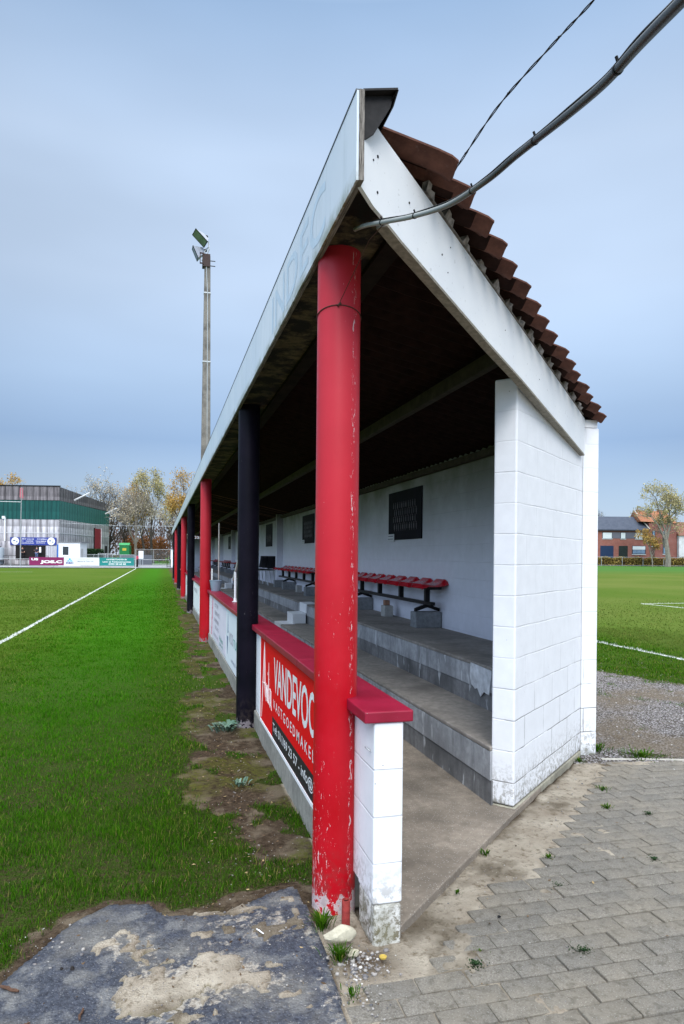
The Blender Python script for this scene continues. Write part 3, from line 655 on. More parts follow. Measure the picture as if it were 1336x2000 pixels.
    mb = MB(); mb.box(.962, 1.06, 2.87, Y_END, 3.05, 3.24); mb.build('front_beam', M_DARKWOOD, stand, bevel=.004)
    mbm = mat_flat('grey_brown_timber', (.040, .032, .022), .9, .35, 12)
    mb = MB(); mb.box(2.12, 2.18, 3.98, Y_END, 2.925, 3.03); mb.build('purlin', mbm, stand, bevel=.004)
    mb = MB(); mb.box(3.30, 3.375, 4.98, Y_END, 2.72, 2.79); mb.build('wall_plate', mbm, stand)
    # roof: corrugated sheets whose near edge steps back along the skewed end
    P = .148; y0 = 2.655; amp = .019; nx = 2; mr = mat_roof()
    V = []; F = []; th = .009; S = 10
    nst = int((Y_END+.25-y0)/P)
    for s in range(nst):
        ya = y0+s*P; xo = min(1.185+.1555*s+random.uniform(-.016, .016), 3.56); xi = .745
        k = len(V); jz = random.uniform(-.005, .005)
        cs = [xi, xo-.09, xo-.03, xo] 
        for side in (0, 1):
            for ci, xx in enumerate(cs):
                for j in range(S+1):
                    u = j/S; w = amp*math.cos(2*math.pi*(u*1.0))
                    if u < .5: w = amp*(1-2*(sstepf(u*2)))       # steep near flank
                    else: w = amp*(-1+2*sstepf((u-.5)*2))
                    V.append((xx, ya+u*P, zr(xx)+.018+w+jz+(0 if side else -th)-(0, 0, .004, .016)[ci]))
        W = S+1
        for ci in range(3):
            for j in range(S):
                a = k+ci*W+j; F.append((a, a+1, a+W+1, a+W)); b = a+4*W; F.append((b, b+W, b+W+1, b+1))
        for j in range(S): a = k+3*W+j; b = a+4*W; F.append((a, a+1, b+1, b))
        for (j, fl) in ((0, 0), (S, 1)):
            for ci in range(3): a = k+ci*W+j; b = a+4*W; F.append((a, a+W, b+W, b))
    me = bpy.data.meshes.new('roof'); me.from_pydata(V, [], F); me.update(); bm = bmesh.new(); bm.from_mesh(me); bmesh.ops.remove_doubles(bm, verts=bm.verts, dist=.0004); bmesh.ops.recalc_face_normals(bm, faces=bm.faces); bm.to_mesh(me); bm.free()
    smooth_sharp(me, 40); me.materials.append(mr); ro = bpy.data.objects.new('roof', me); C.objects.link(ro); ro.parent = stand; me.materials.append(mat_flat('shade_dark_roof_underside', (.019, .009, .007), .95, .4, 12, spec=.1))  # underside slot: darker roof brown, with the shade under the roof painted in
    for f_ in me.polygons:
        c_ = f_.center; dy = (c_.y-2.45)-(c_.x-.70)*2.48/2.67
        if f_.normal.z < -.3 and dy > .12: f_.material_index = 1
    # ridge capping behind the fascia
    mb = MB(); mb.slab([(.710, 2.44, 3.374), (.846, 2.44, 3.402), (.846, Y_END, 3.402), (.710, Y_END, 3.374)], (0, 0, .008))
    mb.slab([(.838, 2.442, 3.395), (.845, 2.442, 3.40), (.800, 2.55, 3.31), (.79, 2.55, 3.31)], (0, .01, 0)); mb.slab([(.845, 2.44, 3.402), (.845, Y_END, 3.402), (.835, Y_END, 3.355), (.835, 2.47, 3.355)], (.004, 0, 0))
    mb.slab([(.711, 2.47, 3.373), (.838, 2.47, 3.398), (.826, 2.47, 3.35), (.762, 2.47, 3.24), (.711, 2.47, 3.2)], (0, .01, 0))
    rc = mb.build('ridge_cap', mat_flat('black_capping', (.014, .013, .014), .7, .4, 30), ro)
    # gable board in the skew plane
    g0 = Vector((.70, 2.45)); gd = Vector((2.67, 2.48)).normalized(); gn = Vector((gd.y, -gd.x))
    def gp(x, z, off=0): t = (x-g0.x)/gd.x; return (x+gn.x*off, g0.y+t*gd.y+gn.y*off, z)
    top = [(.711, 3.333), (.83, 3.303), (1.12, 3.247), (1.9, 3.093), (2.526, 2.962), (3.10, 2.84), (3.34, 2.785)]
    bot = [(3.34, 2.497), (2.9, 2.588), (2.122, 2.742), (1.739, 2.805), (1.239, 2.900), (.95, 2.955), (.86, 2.978), (.78, 2.994), (.711, 3.026)]
    poly = [gp(x, z) for x, z in top+bot]
    mb = MB(); mb.slab(poly, (gn.x*-.016, gn.y*-.016, 0)); gb = mb.build('gable_board', mg, stand)
    mb = MB(); bb = bot[:7][::-1]
    for (xa, za), (xb, zb) in zip(bb[:-1], bb[1:]):
        mb.slab([gp(xa, za-.001, .0), gp(xb, zb-.001, .0), gp(xb, zb-.014, 0), gp(xa, za-.014, 0)], (-gn.x*.05, -gn.y*.05, 0))
    mb.build('edge_batten', mat_flat('grey_batten', (.26, .24, .20), .85, .3, 40), gb)
    mb = MB()
    for x, z, r in ((.80, 3.20, .006), (.775, 3.17, .004), (.80, 3.06, .0055), (.97, 3.05, .003), (1.0, 3.14, .005), (1.25, 3.05, .0045), (1.3, 2.99, .003), (.88, 3.0, .003), (1.32, 3.12, .003), (1.9, 2.95, .003), (2.4, 2.82, .003)):
        mb.tube([gp(x, z, -.001), gp(x, z, .0025)], r, 8)
    mb.build('screw', M_BLACK, gb)
    # mortar bedding between the board and the sheets
    V = []; F = []; N = 150
    for i in range(N+1):
        x = 1.12+(3.30-1.12)*i/N; t = (x-g0.x)/gd.x; y = g0.y+t*gd.y
        u = ((y-y0)/P) % 1; w = amp*(1-2*sstepf(u*2)) if u < .5 else amp*(-1+2*sstepf((u-.5)*2))
        tz = zr(x)+.018+w-.010; lump = .18 < u < .55; amt = random.uniform(.002, .024)*lump; tz = tz if lump else zr(x)-.030; bz = zr(x)-.036
        p0 = gp(x, bz, .002); p1 = gp(x+random.uniform(-.004, .004), tz-.002, .002+amt); p2 = gp(x, bz, -.02); p3 = gp(x, tz-.002, -.02)
        V += [p0, p1, p3, p2]
        if i:
            k = i*4
            for a in range(4): F.append((k-4+a, k-4+(a+1) % 4, k+(a+1) % 4, k+a))
    me = bpy.data.meshes.new('mortar'); me.from_pydata(V, [], F); me.update(); me.materials.append(mat_flat('mortar', (.27, .25, .24), .95, .5, 30, bump=.5)); mo = bpy.data.objects.new('mortar', me); C.objects.link(mo); mo.parent = gb
    # white painted access steps
    for ya in (12.08, 25.3, 38.4):
        mb = MB(); mb.box(2.055, 2.0695, ya, ya+.62, .12, .41); mb.box(2.0555, 2.33, ya, ya+.62, .4105, .416); mb.box(2.532, 2.5445, ya, ya+.62, .60, .765); mb.box(2.5325, 2.76, ya, ya+.62, .7655, .770)
        mb.build('painted_step_marking', M_WHITE, stand)
    # missing-paint patch: repaired white patch on the upper riser next to the end wall
    mb = MB(); mb.slab([(2.5365, 4.93, .74), (2.5365, 5.31, .752), (2.5365, 5.32, .64), (2.5365, 5.29, .575), (2.5365, 5.22, .545), (2.5365, 5.18, .56), (2.5365, 5.12, .50), (2.5365, 5.06, .55), (2.5365, 4.97, .54)], (.006, 0, 0)); mb.build('paint_patch', mat_flat('white_patch', (.60, .62, .65), .7, .3, 12), stand)
def sstepf(t): t = max(0, min(1, t)); return t*t*(3-2*t)
build_stand()

# ---------------------------------------------------------------- loose things in the stand
def block(name, x0, x1, y0, y1, z0, z1, mat, label, group=None, cat='block', bevel=.006):
    cx, cy = (x0+x1)/2, (y0+y1)/2
    mb = MB(); mb.box(x0-cx, x1-cx, y0-cy, y1-cy, 0, z1-z0); o = mb.build(name, mat, None, bevel=bevel); o.location = (cx, cy, z0)
    return tag(o, label, cat, group)
for ya, lab in ((12.09, 'white painted step block behind the nearest red column'), (25.31, 'white painted step block seen beyond the bucket on the wall'), (38.41, 'white painted step block farthest along the stand')):
    block('step_block', 2.29, 2.528, ya, ya+.58, .4165, .598, M_WHITE, lab, 'white step blocks on the terrace', 'step')
M_CINDER = mat_flat('grey_concrete_block', (.20, .21, .22), .9, .2, 25, bump=.4)
M_CINDER2 = mat_flat('light_concrete_block', (.36, .355, .34), .9, .15, 25, bump=.4)
M_SEAT = NT('red_plastic_seat', .22, .55)
_o = M_SEAT.obj(); M_SEAT.col(M_SEAT.mix(M_SEAT.rng(M_SEAT.noise(_o, 3, 3), .3, .7), (.36, .006, .014), (.46, .012, .024))); M_SEAT = M_SEAT.m
def seat_mesh(w=.44, d=.36):
    """moulded bucket seat shell: rounded front lip, dish, raised rear roll"""
    nx, ny = 14, 12; V = []; F = []
    for side in (0, 1):
        for j in range(ny+1):
            v = j/ny; yy = (v-.5)*w                    # along the row
            for i in range(nx+1):
                u = i/nx; x = u*d                      # front to back
                prof = np.interp(u, [0, .03, .10, .25, .55, .78, .90, .97, 1], [-.055, -.018, .0, -.012, -.022, .005, .045, .052, .025])
                edge = 1-abs(2*v-1)**6; side_up = .018*abs(2*v-1)**3*(u > .15)
                z = prof*(.35+.65*edge)-.045*(1-edge)+side_up; V.append((x+(0 if side else .004), yy*(1-.0*u), z-(0 if side else .008)))
    W = nx+1; n = W*(ny+1)
    for s in (0, 1):
        for j in range(ny):
            for i in range(nx): a = s*n+j*W+i; F.append((a, a+1, a+W+1, a+W))
    for i in range(nx): F += [(i, i+1, n+i+1, n+i), (ny*W+i, ny*W+i+1, n+ny*W+i+1, n+ny*W+i)]
    for j in range(ny): F += [(j*W, (j+1)*W, n+(j+1)*W, n+j*W), (j*W+nx, (j+1)*W+nx, n+(j+1)*W+nx, n+j*W+nx)]
    me = bpy.data.meshes.new('seat'); me.from_pydata(V, [], F); bm = bmesh.new(); bm.from_mesh(me); bmesh.ops.recalc_face_normals(bm, faces=bm.faces); bm.to_mesh(me); bm.free(); smooth_sharp(me, 50); me.materials.append(M_SEAT); return me
SEATM = seat_mesh()
def make_bench(n, label):
    """origin at the near end, on the block tops; seats run along +y"""
    b = empty('seat_bench', (0, 0, 0), 0, label, 'bench', 'red seat benches along the back wall'); p = .475; ln = n*p
    for i in range(n):
        s = bpy.data.objects.new('seat', SEATM); C.objects.link(s); s.parent = b; s.location = (0, .23+i*p, .36)
    mb = MB(); mb.box(.10, .26, .02, ln-.02, .285, .318); mb.build('seat_rail', M_BLACK, b, bevel=.004)
    mb = MB(); mb.box(.15, .21, .1, ln-.1, .085, .125); mb.build('stretcher', M_BLACK, b, bevel=.004)
    k = 0; y = .30
    while y < ln:
        mb = MB(); mb.box(.15, .21, y-.03, y+.03, .125, .287)
        if k % 3 == 0:
            for sg in (-1, 1): mb.slab([(.18, y-.03, .10), (.18, y-.03, .055), (.18+sg*.16, y-.03, -.0), (.18+sg*.16, y-.03, .04)], (0, .06, 0))
        mb.build('leg', M_BLACK, b, bevel=.003); k += 1; y += .95*(1 if k % 3 else 1)
    return b
ZF = .765
bench = make_bench(10, 'red seat bench nearest the end wall, below the largest dark poster')
bench.location = (3.03, 7.68, ZF+.195)
GB = 'concrete blocks carrying the seat benches'
def bench_blocks(y, w):
    block('concrete_block', 3.03, 3.37, y+.20, y+.40, ZF, ZF+.194, M_CINDER, f'dark grey concrete block under the near end of the {w}', GB)
    block('concrete_block', 3.14, 3.27, y+1.75, y+1.93, ZF, ZF+.16, M_CINDER2, f'pale upright concrete block under the stretcher of the {w}', GB)
    block('concrete_block', 3.03, 3.37, y+3.05, y+3.25, ZF, ZF+.194, M_CINDER, f'dark grey concrete block under the middle leg of the {w}', GB)
    block('concrete_block', 3.03, 3.37, y+4.4, y+4.6, ZF, ZF+.194, M_CINDER, f'dark grey concrete block under the far end of the {w}', GB)
bench_blocks(7.68, 'nearest red seat bench')
for y, lab, w in ((14.35, 'second red seat bench, left of the nearest red column', 'second red seat bench'), (27.0, 'third red seat bench, beyond the stacked black chairs', 'third red seat bench'), (33.6, 'fourth red seat bench, seen left of the white handrail', 'fourth red seat bench'), (40.2, 'farthest red seat bench at the far end of the stand', 'farthest red seat bench')):
    b = dup(bench, (3.03, y, ZF+.195), label=lab); bench_blocks(y, w)
block('brick', 3.17, 3.25, 9.52, 9.60, ZF+.161, ZF+.235, mat_flat('worn_brick', (.28, .15, .10), .9, .3, 20), 'small worn orange brick wedged on the pale block under the nearest bench', None, 'brick')

# posters on the back wall
def poster(y0, y1, z0, z1, label, seed, kind=0):
    p = empty('poster', (3.374, (y0+y1)/2, z0), 0, label, 'poster', 'dark team posters on the back wall')
    w = y1-y0; h = z1-z0; rr = random.Random(seed)
    mb = MB(); mb.box(-.012, .004, -w/2, w/2, 0, h); mb.build('sheet', mat_flat('dark_poster_print', (.005, .005, .010), .7, .4, 6, spec=.1, bump=0), p)
    cols = [mat_flat('print_tone', c, .5, .1, 30, bump=0) for c in ((.035, .03, .05), (.07, .06, .075), (.02, .018, .035))]
    mbs = [MB(), MB(), MB()]
    rows = 4 if not kind else 2
    for r in range(rows):                     # rows of a team photograph: small figures of head and shirt
        n = 11 if not kind else 4
        for i in range(n):
            yy = -w*.36+w*.72*(i+.5*(r % 2))/n+rr.uniform(-.008, .008); zz = h*(.22+.145*r); s = h*.11 if not kind else h*.16; m = rr.choice(mbs)
            m.box(-.0145, -.012, yy-s*.22, yy+s*.22, zz, zz+s*.8); mbs[1].box(-.0145, -.012, yy-s*.09, yy+s*.09, zz+s*.86, zz+s*1.1)
            if rr.random() < .6: mbs[1].box(-.0142, -.012, yy-s*.18, yy-s*.05, zz-s*.35, zz-.001)
    for m_, c_ in zip(mbs, cols):
        if m_.v: m_.build('team_photo', c_, p)
    if not kind:
        mb = MB(); mb.box(-.016, -.0125, w/2-.27, w/2+.02, -.02, .09); mb.build('caption_card', mat_flat('white_card', (.5, .52, .55), .5, .05), p)
        mb = MB(); mb.box(-.0175, -.016, w/2-.23, w/2-.01, .052, .066); mb.box(-.0175, -.016, w/2-.23, w/2-.0, .01, .022); mb.build('caption_print', mat_flat('grey_print', (.12, .13, .15), .6), p)
    return p
poster(8.58, 9.95, 1.89, 2.60, 'largest dark team photo poster, above the nearest red bench', 1)
poster(15.28, 16.6, 1.94, 2.62, 'dark team photo poster half hidden by the nearest red column', 2)
poster(21.42, 22.75, 1.93, 2.66, 'narrow dark poster above the stacked black chairs', 3, 1)
poster(28.2, 29.4, 1.95, 2.62, 'small dark poster right of the third column, nearer one', 4, 1)
poster(34.9, 36.1, 1.95, 2.6, 'small dark poster right of the third column, farther one', 5, 1)
poster(41.6, 42.8, 1.95, 2.6, 'farthest dark poster deep in the stand', 6, 1)

# black stacking chairs
def make_chair(label):
    c = empty('stacking_chair', (0, 0, 0), 0, label, 'chair', 'black chairs beside the second bench')
    mb = MB()
    V = []
    def shell(pts, hw):   # curved strip
        k = len(mb.v); n = 7; vs = []; fs = []
        for (x, z) in pts:
            for j in range(n):
                u = j/(n-1)*2-1; vs.append((x-.03*(1-u*u), u*hw, z))
        for i in range(len(pts)-1):
            for j in range(n-1): a = i*n+j; fs.append((a, a+1, a+n+1, a+n))
        m = len(vs); vs += [(x+.012, y, z-.012) for x, y, z in vs]; fs += [(a+m, d+m, c_+m, b+m) for a, b, c_, d in fs]
        mb.add(vs, fs)
    shell([(-.22, .43), (-.20, .455), (-.05, .445), (.10, .44), (.19, .46)], .22); mb.build('seat', mat_flat('black_plastic', (.005, .005, .007), .35, .2, 9, spec=.35, bump=0), c, smooth=50)
    mb = MB(); shell([(.20, .50), (.235, .62), (.26, .78), (.275, .86)], .22); mb.build('backrest', bpy.data.materials['black_plastic'], c, smooth=50)
    mb = MB()
    for s in (-1, 1): mb.tube([(-.24, s*.22, .001), (-.21, s*.2, .43), (.17, s*.2, .44), (.24, s*.22, .001)], .010, 8)
    mb.build('frame', M_STEEL, c, smooth=60); return c
ch = make_chair('black chair with steel legs nearest the second bench'); ch.location = (3.02, 20.15, ZF); ch.rotation_euler.z = -.85
for i, (x, y, a, lab) in enumerate(((3.05, 20.75, -.75, 'black chair second in the row beyond the second bench'), (3.02, 21.35, -.8, 'black chair third in the row, behind the black column edge'), (2.98, 22.0, -.7, 'black chair farthest in the row, mostly behind the black column'))):
    dup(ch, (x, y, ZF), a, lab)

# bucket on the coping, handrail, post and little plate
def lathe(mb, prof, n=28, c=(0, 0, 0)):
    vs = [(c[0]+r*math.cos(2*math.pi*j/n), c[1]+r*math.sin(2*math.pi*j/n), c[2]+z) for r, z in prof for j in range(n)]
    mb.add(vs, [(i*n+j, i*n+(j+1) % n, (i+1)*n+(j+1) % n, (i+1)*n+j) for i in range(len(prof)-1) for j in range(n)])
b = empty('bucket', (.955, 12.55, .986), 0, 'grey blue bucket standing on the crimson coping behind the second red column', 'bucket')
mb = MB(); lathe(mb, [(0, 0), (.078, 0), (.082, .006), (.108, .185), (.115, .187), (.115, .198), (.106, .198), (.078, .01), (0, .01)]); mb.build('body', mat_flat('grey_blue_plastic', (.26, .33, .42), .4, .08, 6, bump=0), b, smooth=40)
mb = MB(); mb.tube([(.112*math.cos(a), .0, .185-.10*math.sin(a)) for a in [i*math.pi/10 for i in range(11)]], .003, 6); mb.build('handle', M_STEEL, b, smooth=60)
b = empty('handrail', (1.0, 9.62, .986), 0, 'white steel handrail post with a slanting arm left of the second column', 'handrail')
mb = MB(); mb.tube([(0, 0, 0), (0, 0, .42)], .016, 12); mb.build('post', M_WHITE, b, smooth=60)
mb = MB(); mb.tube([(.0, -.42, .62), (.0, 0, .43), (.0, .30, .30)], .015, 12); mb.build('arm', M_WHITE, b, smooth=60)
mb = MB(); mb.box(-.04, .04, -.04, .04, 0, .008); mb.tube([(0, 0, .008), (0, 0, .05)], .023, 12); mb.build('base_flange', M_WHITE, b, bevel=.002)
b = empty('thin_post', (1.03, 12.9, .986), 0, 'thin pale post standing on the low wall just right of the second red column', 'post')
mb = MB(); mb.tube([(0, 0, 0), (0, 0, 1.25)], .013, 10); mb.build('pole', mat_flat('pale_pole', (.45, .40, .38), .5), b, smooth=60)
mb = MB(); mb.box(-.13, -.118, -.12, .12, .10, .40); mb.build('plate', M_WHITE, b, bevel=.003)
mb = MB(); mb.box(-.121, -.1175-.006, -.09, .09, .2, .36); mb.build('plate_print', mat_flat('blue_print', (.03, .10, .18), .5), b)

# ---------------------------------------------------------------- advertising boards on the low wall (left = far)
GA = 'advertising boards on the low wall'
def wall_board(y0, y1, z0, z1, c, label, rough=.35):
    b = empty('advertising_board', (.862, y1, z0), 0, label, 'sign', GA)
    mb = MB(); mb.box(0, .014, -(y1-y0), 0, 0, z1-z0); mb.build('panel', mat_flat('panel_'+label.split()[0], c, .6, .04, 3, spec=.08, bump=0), b, bevel=.002)
    return b, y1-y0, z1-z0
def wtext(b, s, a, z, w, h, mat, **k): return text(s, (-.0005, -a, z), (0, -1, 0), (0, 0, 1), w, h, mat, b, **k)
MW = mat_flat('white_print', (.80, .80, .80), .4, .02, 30, bump=0); MT = mat_flat('teal_print', (.08, .34, .30), .4, .02, 30, bump=0)
MP = mat_flat('pink_print', (.62, .10, .20), .4, .02, 30, bump=0); MK = mat_flat('black_print', (.014, .014, .02), .4, .05, 30, bump=0); MGY = mat_flat('faded_grey_print', (.38, .34, .42), .5, .05, 30, bump=0)
MBL = mat_flat('slate_blue_print', (.14, .18, .30), .5, .05, 30, bump=0)
b, W_, H_ = wall_board(3.30, 6.06, .20, .935, (.68, .006, .008), 'red estate agent board with white lettering between the first two columns')
mb = MB(); mb.box(-.004, .012, .001, .06, 0, H_+.0); mb.box(-.004, .012, -W_, .0, -.028, -.001); mb.build('white_frame', M_WHITE, b, bevel=.002)
mb = MB(); mb.box(-.0015, .001, -W_+.02, -.68, .004, .165); mb.build('black_band', MK, b)
wtext(b, 'VANDEVOORT', .74, .375, 1.86, .27, MW, bold=.015)
wtext(b, 'V A S T G O E D M A K E L A A R', .72, .235, 1.86, .075, MW, bold=.012)
text('Tel: 011/69 23 57 - info@anita.be', (-.002, -.72, .045), (0, -1, 0), (0, 0, 1), 1.90, .088, MW, b, bold=.012)
mb = MB()   # handwritten first name, drawn with a brush
def stroke(pts, r=.006):
    r *= .55
    P = [Vector((-.003, -a, z)) for a, z in pts]; mb.tube(P, [r*.5]+[r]*(len(P)-2)+[r*.4], 6)
stroke([(.10, .03), (.14, .20), (.19, .42), (.235, .64), (.25, .70)], .007); stroke([(.25, .70), (.27, .52), (.29, .34), (.31, .24)], .008); stroke([(.12, .335), (.18, .345), (.25, .352), (.33, .345)], .008)
stroke([(.35, .37), (.36, .26), (.365, .22), (.38, .30), (.40, .36), (.415, .30), (.42, .23)]); stroke([(.44, .37), (.445, .24), (.46, .22)]); stroke([(.445, .45), (.447, .475)], .008)
stroke([(.49, .56), (.49, .36), (.495, .24), (.515, .22)]); stroke([(.46, .42), (.53, .43)]); stroke([(.60, .34), (.56, .36), (.545, .28), (.565, .21), (.60, .26), (.61, .35), (.615, .24), (.65, .2)])
mb.build('script_lettering', MW, b, smooth=80)
b, W_, H_ = wall_board(9.50, 12.30, .24, .93, (.66, .62, .70), 'white board with a stepped pink stripe and faded lines left of the black column')
mb = MB()
for a, z0, z1 in ((.28, .48, .67), (.20, .30, .50), (.12, .12, .32), (.07, .01, .14)): mb.box(-.003, .001, -a-.10, -a, z0, z1)
mb.build('pink_stripe', MP, b)
for i, (s, a, z, w, h) in enumerate((('BOUW', .75, .54, .75, .07), ('RENOVATIE', .8, .42, .95, .07), ('DAKWERKEN', .7, .30, .9, .06), ('ISOLATIE', .9, .19, .7, .06), ('Tel. 013 55 21 40', .5, .05, 1.0, .06), ('Halen', 1.75, .10, .6, .08), ('GSM 0475', 1.7, .03, .7, .045))): wtext(b, s, a, z, w, h, MGY if i < 5 else MT, bold=.01)
b, W_, H_ = wall_board(6.95, 9.46, .20, .93, (.66, .70, .74), 'white board with a dark blue spike and small green lettering beside the black column')
mb = MB(); mb.slab([(-.003, -.30, .66), (-.003, -.36, .42), (-.003, -.26, .40)], (.004, 0, 0)); mb.slab([(-.003, -.16, .36), (-.003, -.34, .36), (-.003, -.26, .12)], (.004, 0, 0)); mb.build('emblem', MBL, b)
wtext(b, 'VOS', .45, .30, .5, .15, MGY, bold=.01); wtext(b, 'TUINEN', 1.0, .30, .95, .11, MT, bold=.01); wtext(b, 'aanleg & onderhoud', .75, .08, 1.3, .06, MBL)
b, W_, H_ = wall_board(13.5, 16.2, .24, .93, (.72, .76, .76), 'white board with teal lines between the second red and second black columns')
wtext(b, 'GARAGE', .3, .50, 1.2, .10, MT, bold=.01); wtext(b, 'carrosserie - banden', .3, .36, 1.9, .07, MT); mb = MB(); mb.box(-.003, .001, -2.5, -.1, .05, .10); mb.box(-.003, .001, -2.5, -.1, .13, .15); mb.build('teal_bar', MT, b)
b, W_, H_ = wall_board(16.4, 19.4, .24, .93, (.75, .77, .78), 'plain white board just before the second black column')
wtext(b, 'BAKKERIJ', .4, .4, 1.7, .14, MGY, bold=.01)
for i, (y0, c, lab) in enumerate(((20.1, (.70, .72, .75), 'white board beyond the second black column'), (26.8, (.60, .62, .66), 'pale grey board beyond the third red column'), (33.4, (.70, .70, .68), 'off white board beyond the third black column'), (40.0, (.7, .72, .7), 'last white board at the far end of the low wall'))):
    b, W_, H_ = wall_board(y0, y0+5.6, .24, .93, c, lab); wtext(b, ['SLAGERIJ', 'VERZEKERINGEN', 'SCHRIJNWERKEN', 'CAFE'][i], .6, .28, 3.6, .25, [MT, MBL, MGY, MP][i], bold=.01)

# ---------------------------------------------------------------- cables
def spline(pts, n=10):
    P = [Vector(p) for p in pts]; out = []
    for i in range(len(P)-1):
        p0, p1, p2, p3 = P[max(i-1, 0)], P[i], P[i+1], P[min(i+2, len(P)-1)]
        for k in range(n):
            t = k/n; out.append(.5*((2*p1)+(-p0+p2)*t+(2*p0-5*p1+4*p2-p3)*t*t+(-p0+3*p1-3*p2+p3)*t**3))
    return out+[P[-1]]
cp = [(.800, 2.86, 3.062), (.790, 2.66, 2.985), (.826, 2.471, 2.918), (.867, 2.305, 2.864), (.905, 2.087, 2.802), (.912, 1.829, 2.746), (.898, 1.625, 2.704), (.848, 1.329, 2.610), (.806, 1.132, 2.545), (.760, .975, 2.495), (.700, .799, 2.425), (.62, .55, 2.33), (.5, .1, 2.25)]
cb = empty('overhead_cable', (0, 0, 0), 0, 'thick sheathed cable sagging out from under the roof corner towards the upper right', 'cable')
path = spline(cp)
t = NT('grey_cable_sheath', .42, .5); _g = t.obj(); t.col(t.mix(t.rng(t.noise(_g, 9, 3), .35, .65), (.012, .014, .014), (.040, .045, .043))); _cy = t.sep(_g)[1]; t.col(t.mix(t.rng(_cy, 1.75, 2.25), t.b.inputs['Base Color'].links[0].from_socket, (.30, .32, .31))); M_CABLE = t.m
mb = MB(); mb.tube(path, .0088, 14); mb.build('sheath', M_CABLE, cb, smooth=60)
w2 = [p+Vector((-.003, 0, .0105)) + Vector((0, 0, .0014*math.sin(i*.35))) for i, p in enumerate(path[14:])]
mb = MB(); mb.tube(w2, .0024, 6); mb.build('carrier_wire', M_BLACK, cb, smooth=60)
mb = MB()
for i in (17, 30, 46, 64, 84):
    p = path[i]; d = (path[i+1]-path[i-1]).normalized(); mb.tube([p-d*.003, p+d*.003], .0103, 14); mb.tube([p+Vector((0, 0, .012)), p+Vector((-.004, 0, .022))], .003, 6)
mb.build('cable_tie', M_BLACK, cb, smooth=60)
tp = spline([(1.30, 3.10, 3.42), (1.334, 2.958, 3.49), (1.416, 2.729, 3.63), (1.522, 2.494, 3.737), (1.572, 2.275, 3.768), (1.60, 2.0, 3.78), (1.62, 1.5, 3.80)])
tc_ = empty('overhead_wire', (0, 0, 0), 0, 'thin twisted wire rising from the roof edge above the thick cable', 'cable')
mb = MB()
for ph in (0, math.pi): mb.tube([p+Vector((.0032*math.cos(i*.8+ph), 0, .0032*math.sin(i*.8+ph))) for i, p in enumerate(tp)], .0026, 6)
mb.build('strand', M_BLACK, tc_, smooth=60)
mb = MB()
for i in (12, 22, 32, 44): mb.tube([tp[i]-Vector((.006, 0, .002)), tp[i]+Vector((.007, 0, .006))], .0035, 6)
mb.build('clip', M_BLACK, tc_)
tw = empty('tie_wire', (0, 0, 0), 0, 'thin rusty wire looped round the nearest red column and tied up to the cable', 'wire')
mb = MB(); loop = []
for i in range(41):
    a = -math.pi/2-.25+2*math.pi*i/40; dz = .055*(1-math.cos(a+math.pi/2+.25))/2; loop.append((.803+.1045*math.cos(a), 3.14+.1045*math.sin(a), 2.795-dz*1.0))
mb.tube(loop, .0024, 6); mb.build('loop', mat_flat('rusty_wire', (.07, .03, .02), .7), tw, smooth=60)
mb = MB(); k0 = Vector(loop[0]); mb.tube([k0, k0+Vector((.006, -.01, .02)), Vector((.822, 2.72, 2.955)), Vector((.826, 2.478, 2.93))], .0018, 6); mb.tube([k0-Vector((.008, .003, .006)), k0+Vector((.008, 0, .008))], .006, 8); mb.build('tail', bpy.data.materials['rusty_wire'], tw, smooth=60)

# ---------------------------------------------------------------- small things on the ground near the camera
def rock(name, loc, size, mat, label, cat='stone', rz=0, seed=1, group=None):
    bm = bmesh.new(); bmesh.ops.create_icosphere(bm, subdivisions=3, radius=1); rr = random.Random(seed)
    planes = [(Vector((rr.gauss(0, 1), rr.gauss(0, 1), rr.gauss(0, .8))).normalized(), rr.uniform(.62, .85)) for _ in range(12)]
    for v in bm.verts:
        for n, d in planes:
            k = v.co.dot(n)
            if k > d: v.co -= n*(k-d)
        v.co.x *= size[0]; v.co.y *= size[1]; v.co.z *= size[2]
        v.co += Vector((rr.uniform(-1, 1), rr.uniform(-1, 1), rr.uniform(-1, 1)))*.012*size[0]
    me = bpy.data.meshes.new(name); bm.to_mesh(me); bm.free(); smooth_sharp(me, 28); me.materials.append(mat)
    o = bpy.data.objects.new(name, me); C.objects.link(o); o.location = loc; o.rotation_euler.z = rz
    return tag(o, label, cat, group)
M_ROCK = mat_flat('pale_rubble', (.44, .41, .31), .9, .25, 30, bump=.6); M_ROCK2 = mat_flat('mossy_rubble', (.42, .39, .30), .9, .35, 20, bump=.6)
rock('rubble_block', (.742, 2.80, .030), (.078, .036, .045), M_ROCK2, 'pale lump of rubble lying at the foot of the nearest red column', rz=-.12, seed=4)
rock('rubble_block', (.775, 2.695, .010), (.030, .020, .020), M_ROCK, 'small pale chip of rubble beside the grass tuft below the rubble lump', rz=.3, seed=8)
b = empty('pipe_stub', (.795, 2.885, -.02), 0, 'short rusty red pipe stub between the nearest red column and the pier', 'pipe')
mb = MB(); lathe(mb, [(.0185, 0), (.0185, .155), (.0150, .155), (.0150, 0)], 20); mb.build('tube', mat_flat('rusty_red_pipe', (.26, .035, .030), .75, .4, 40, bump=.4), b, smooth=40)
mb = MB(); lathe(mb, [(0, .145), (.0149, .145)], 20); mb.build('plug', M_DARKWOOD, b)
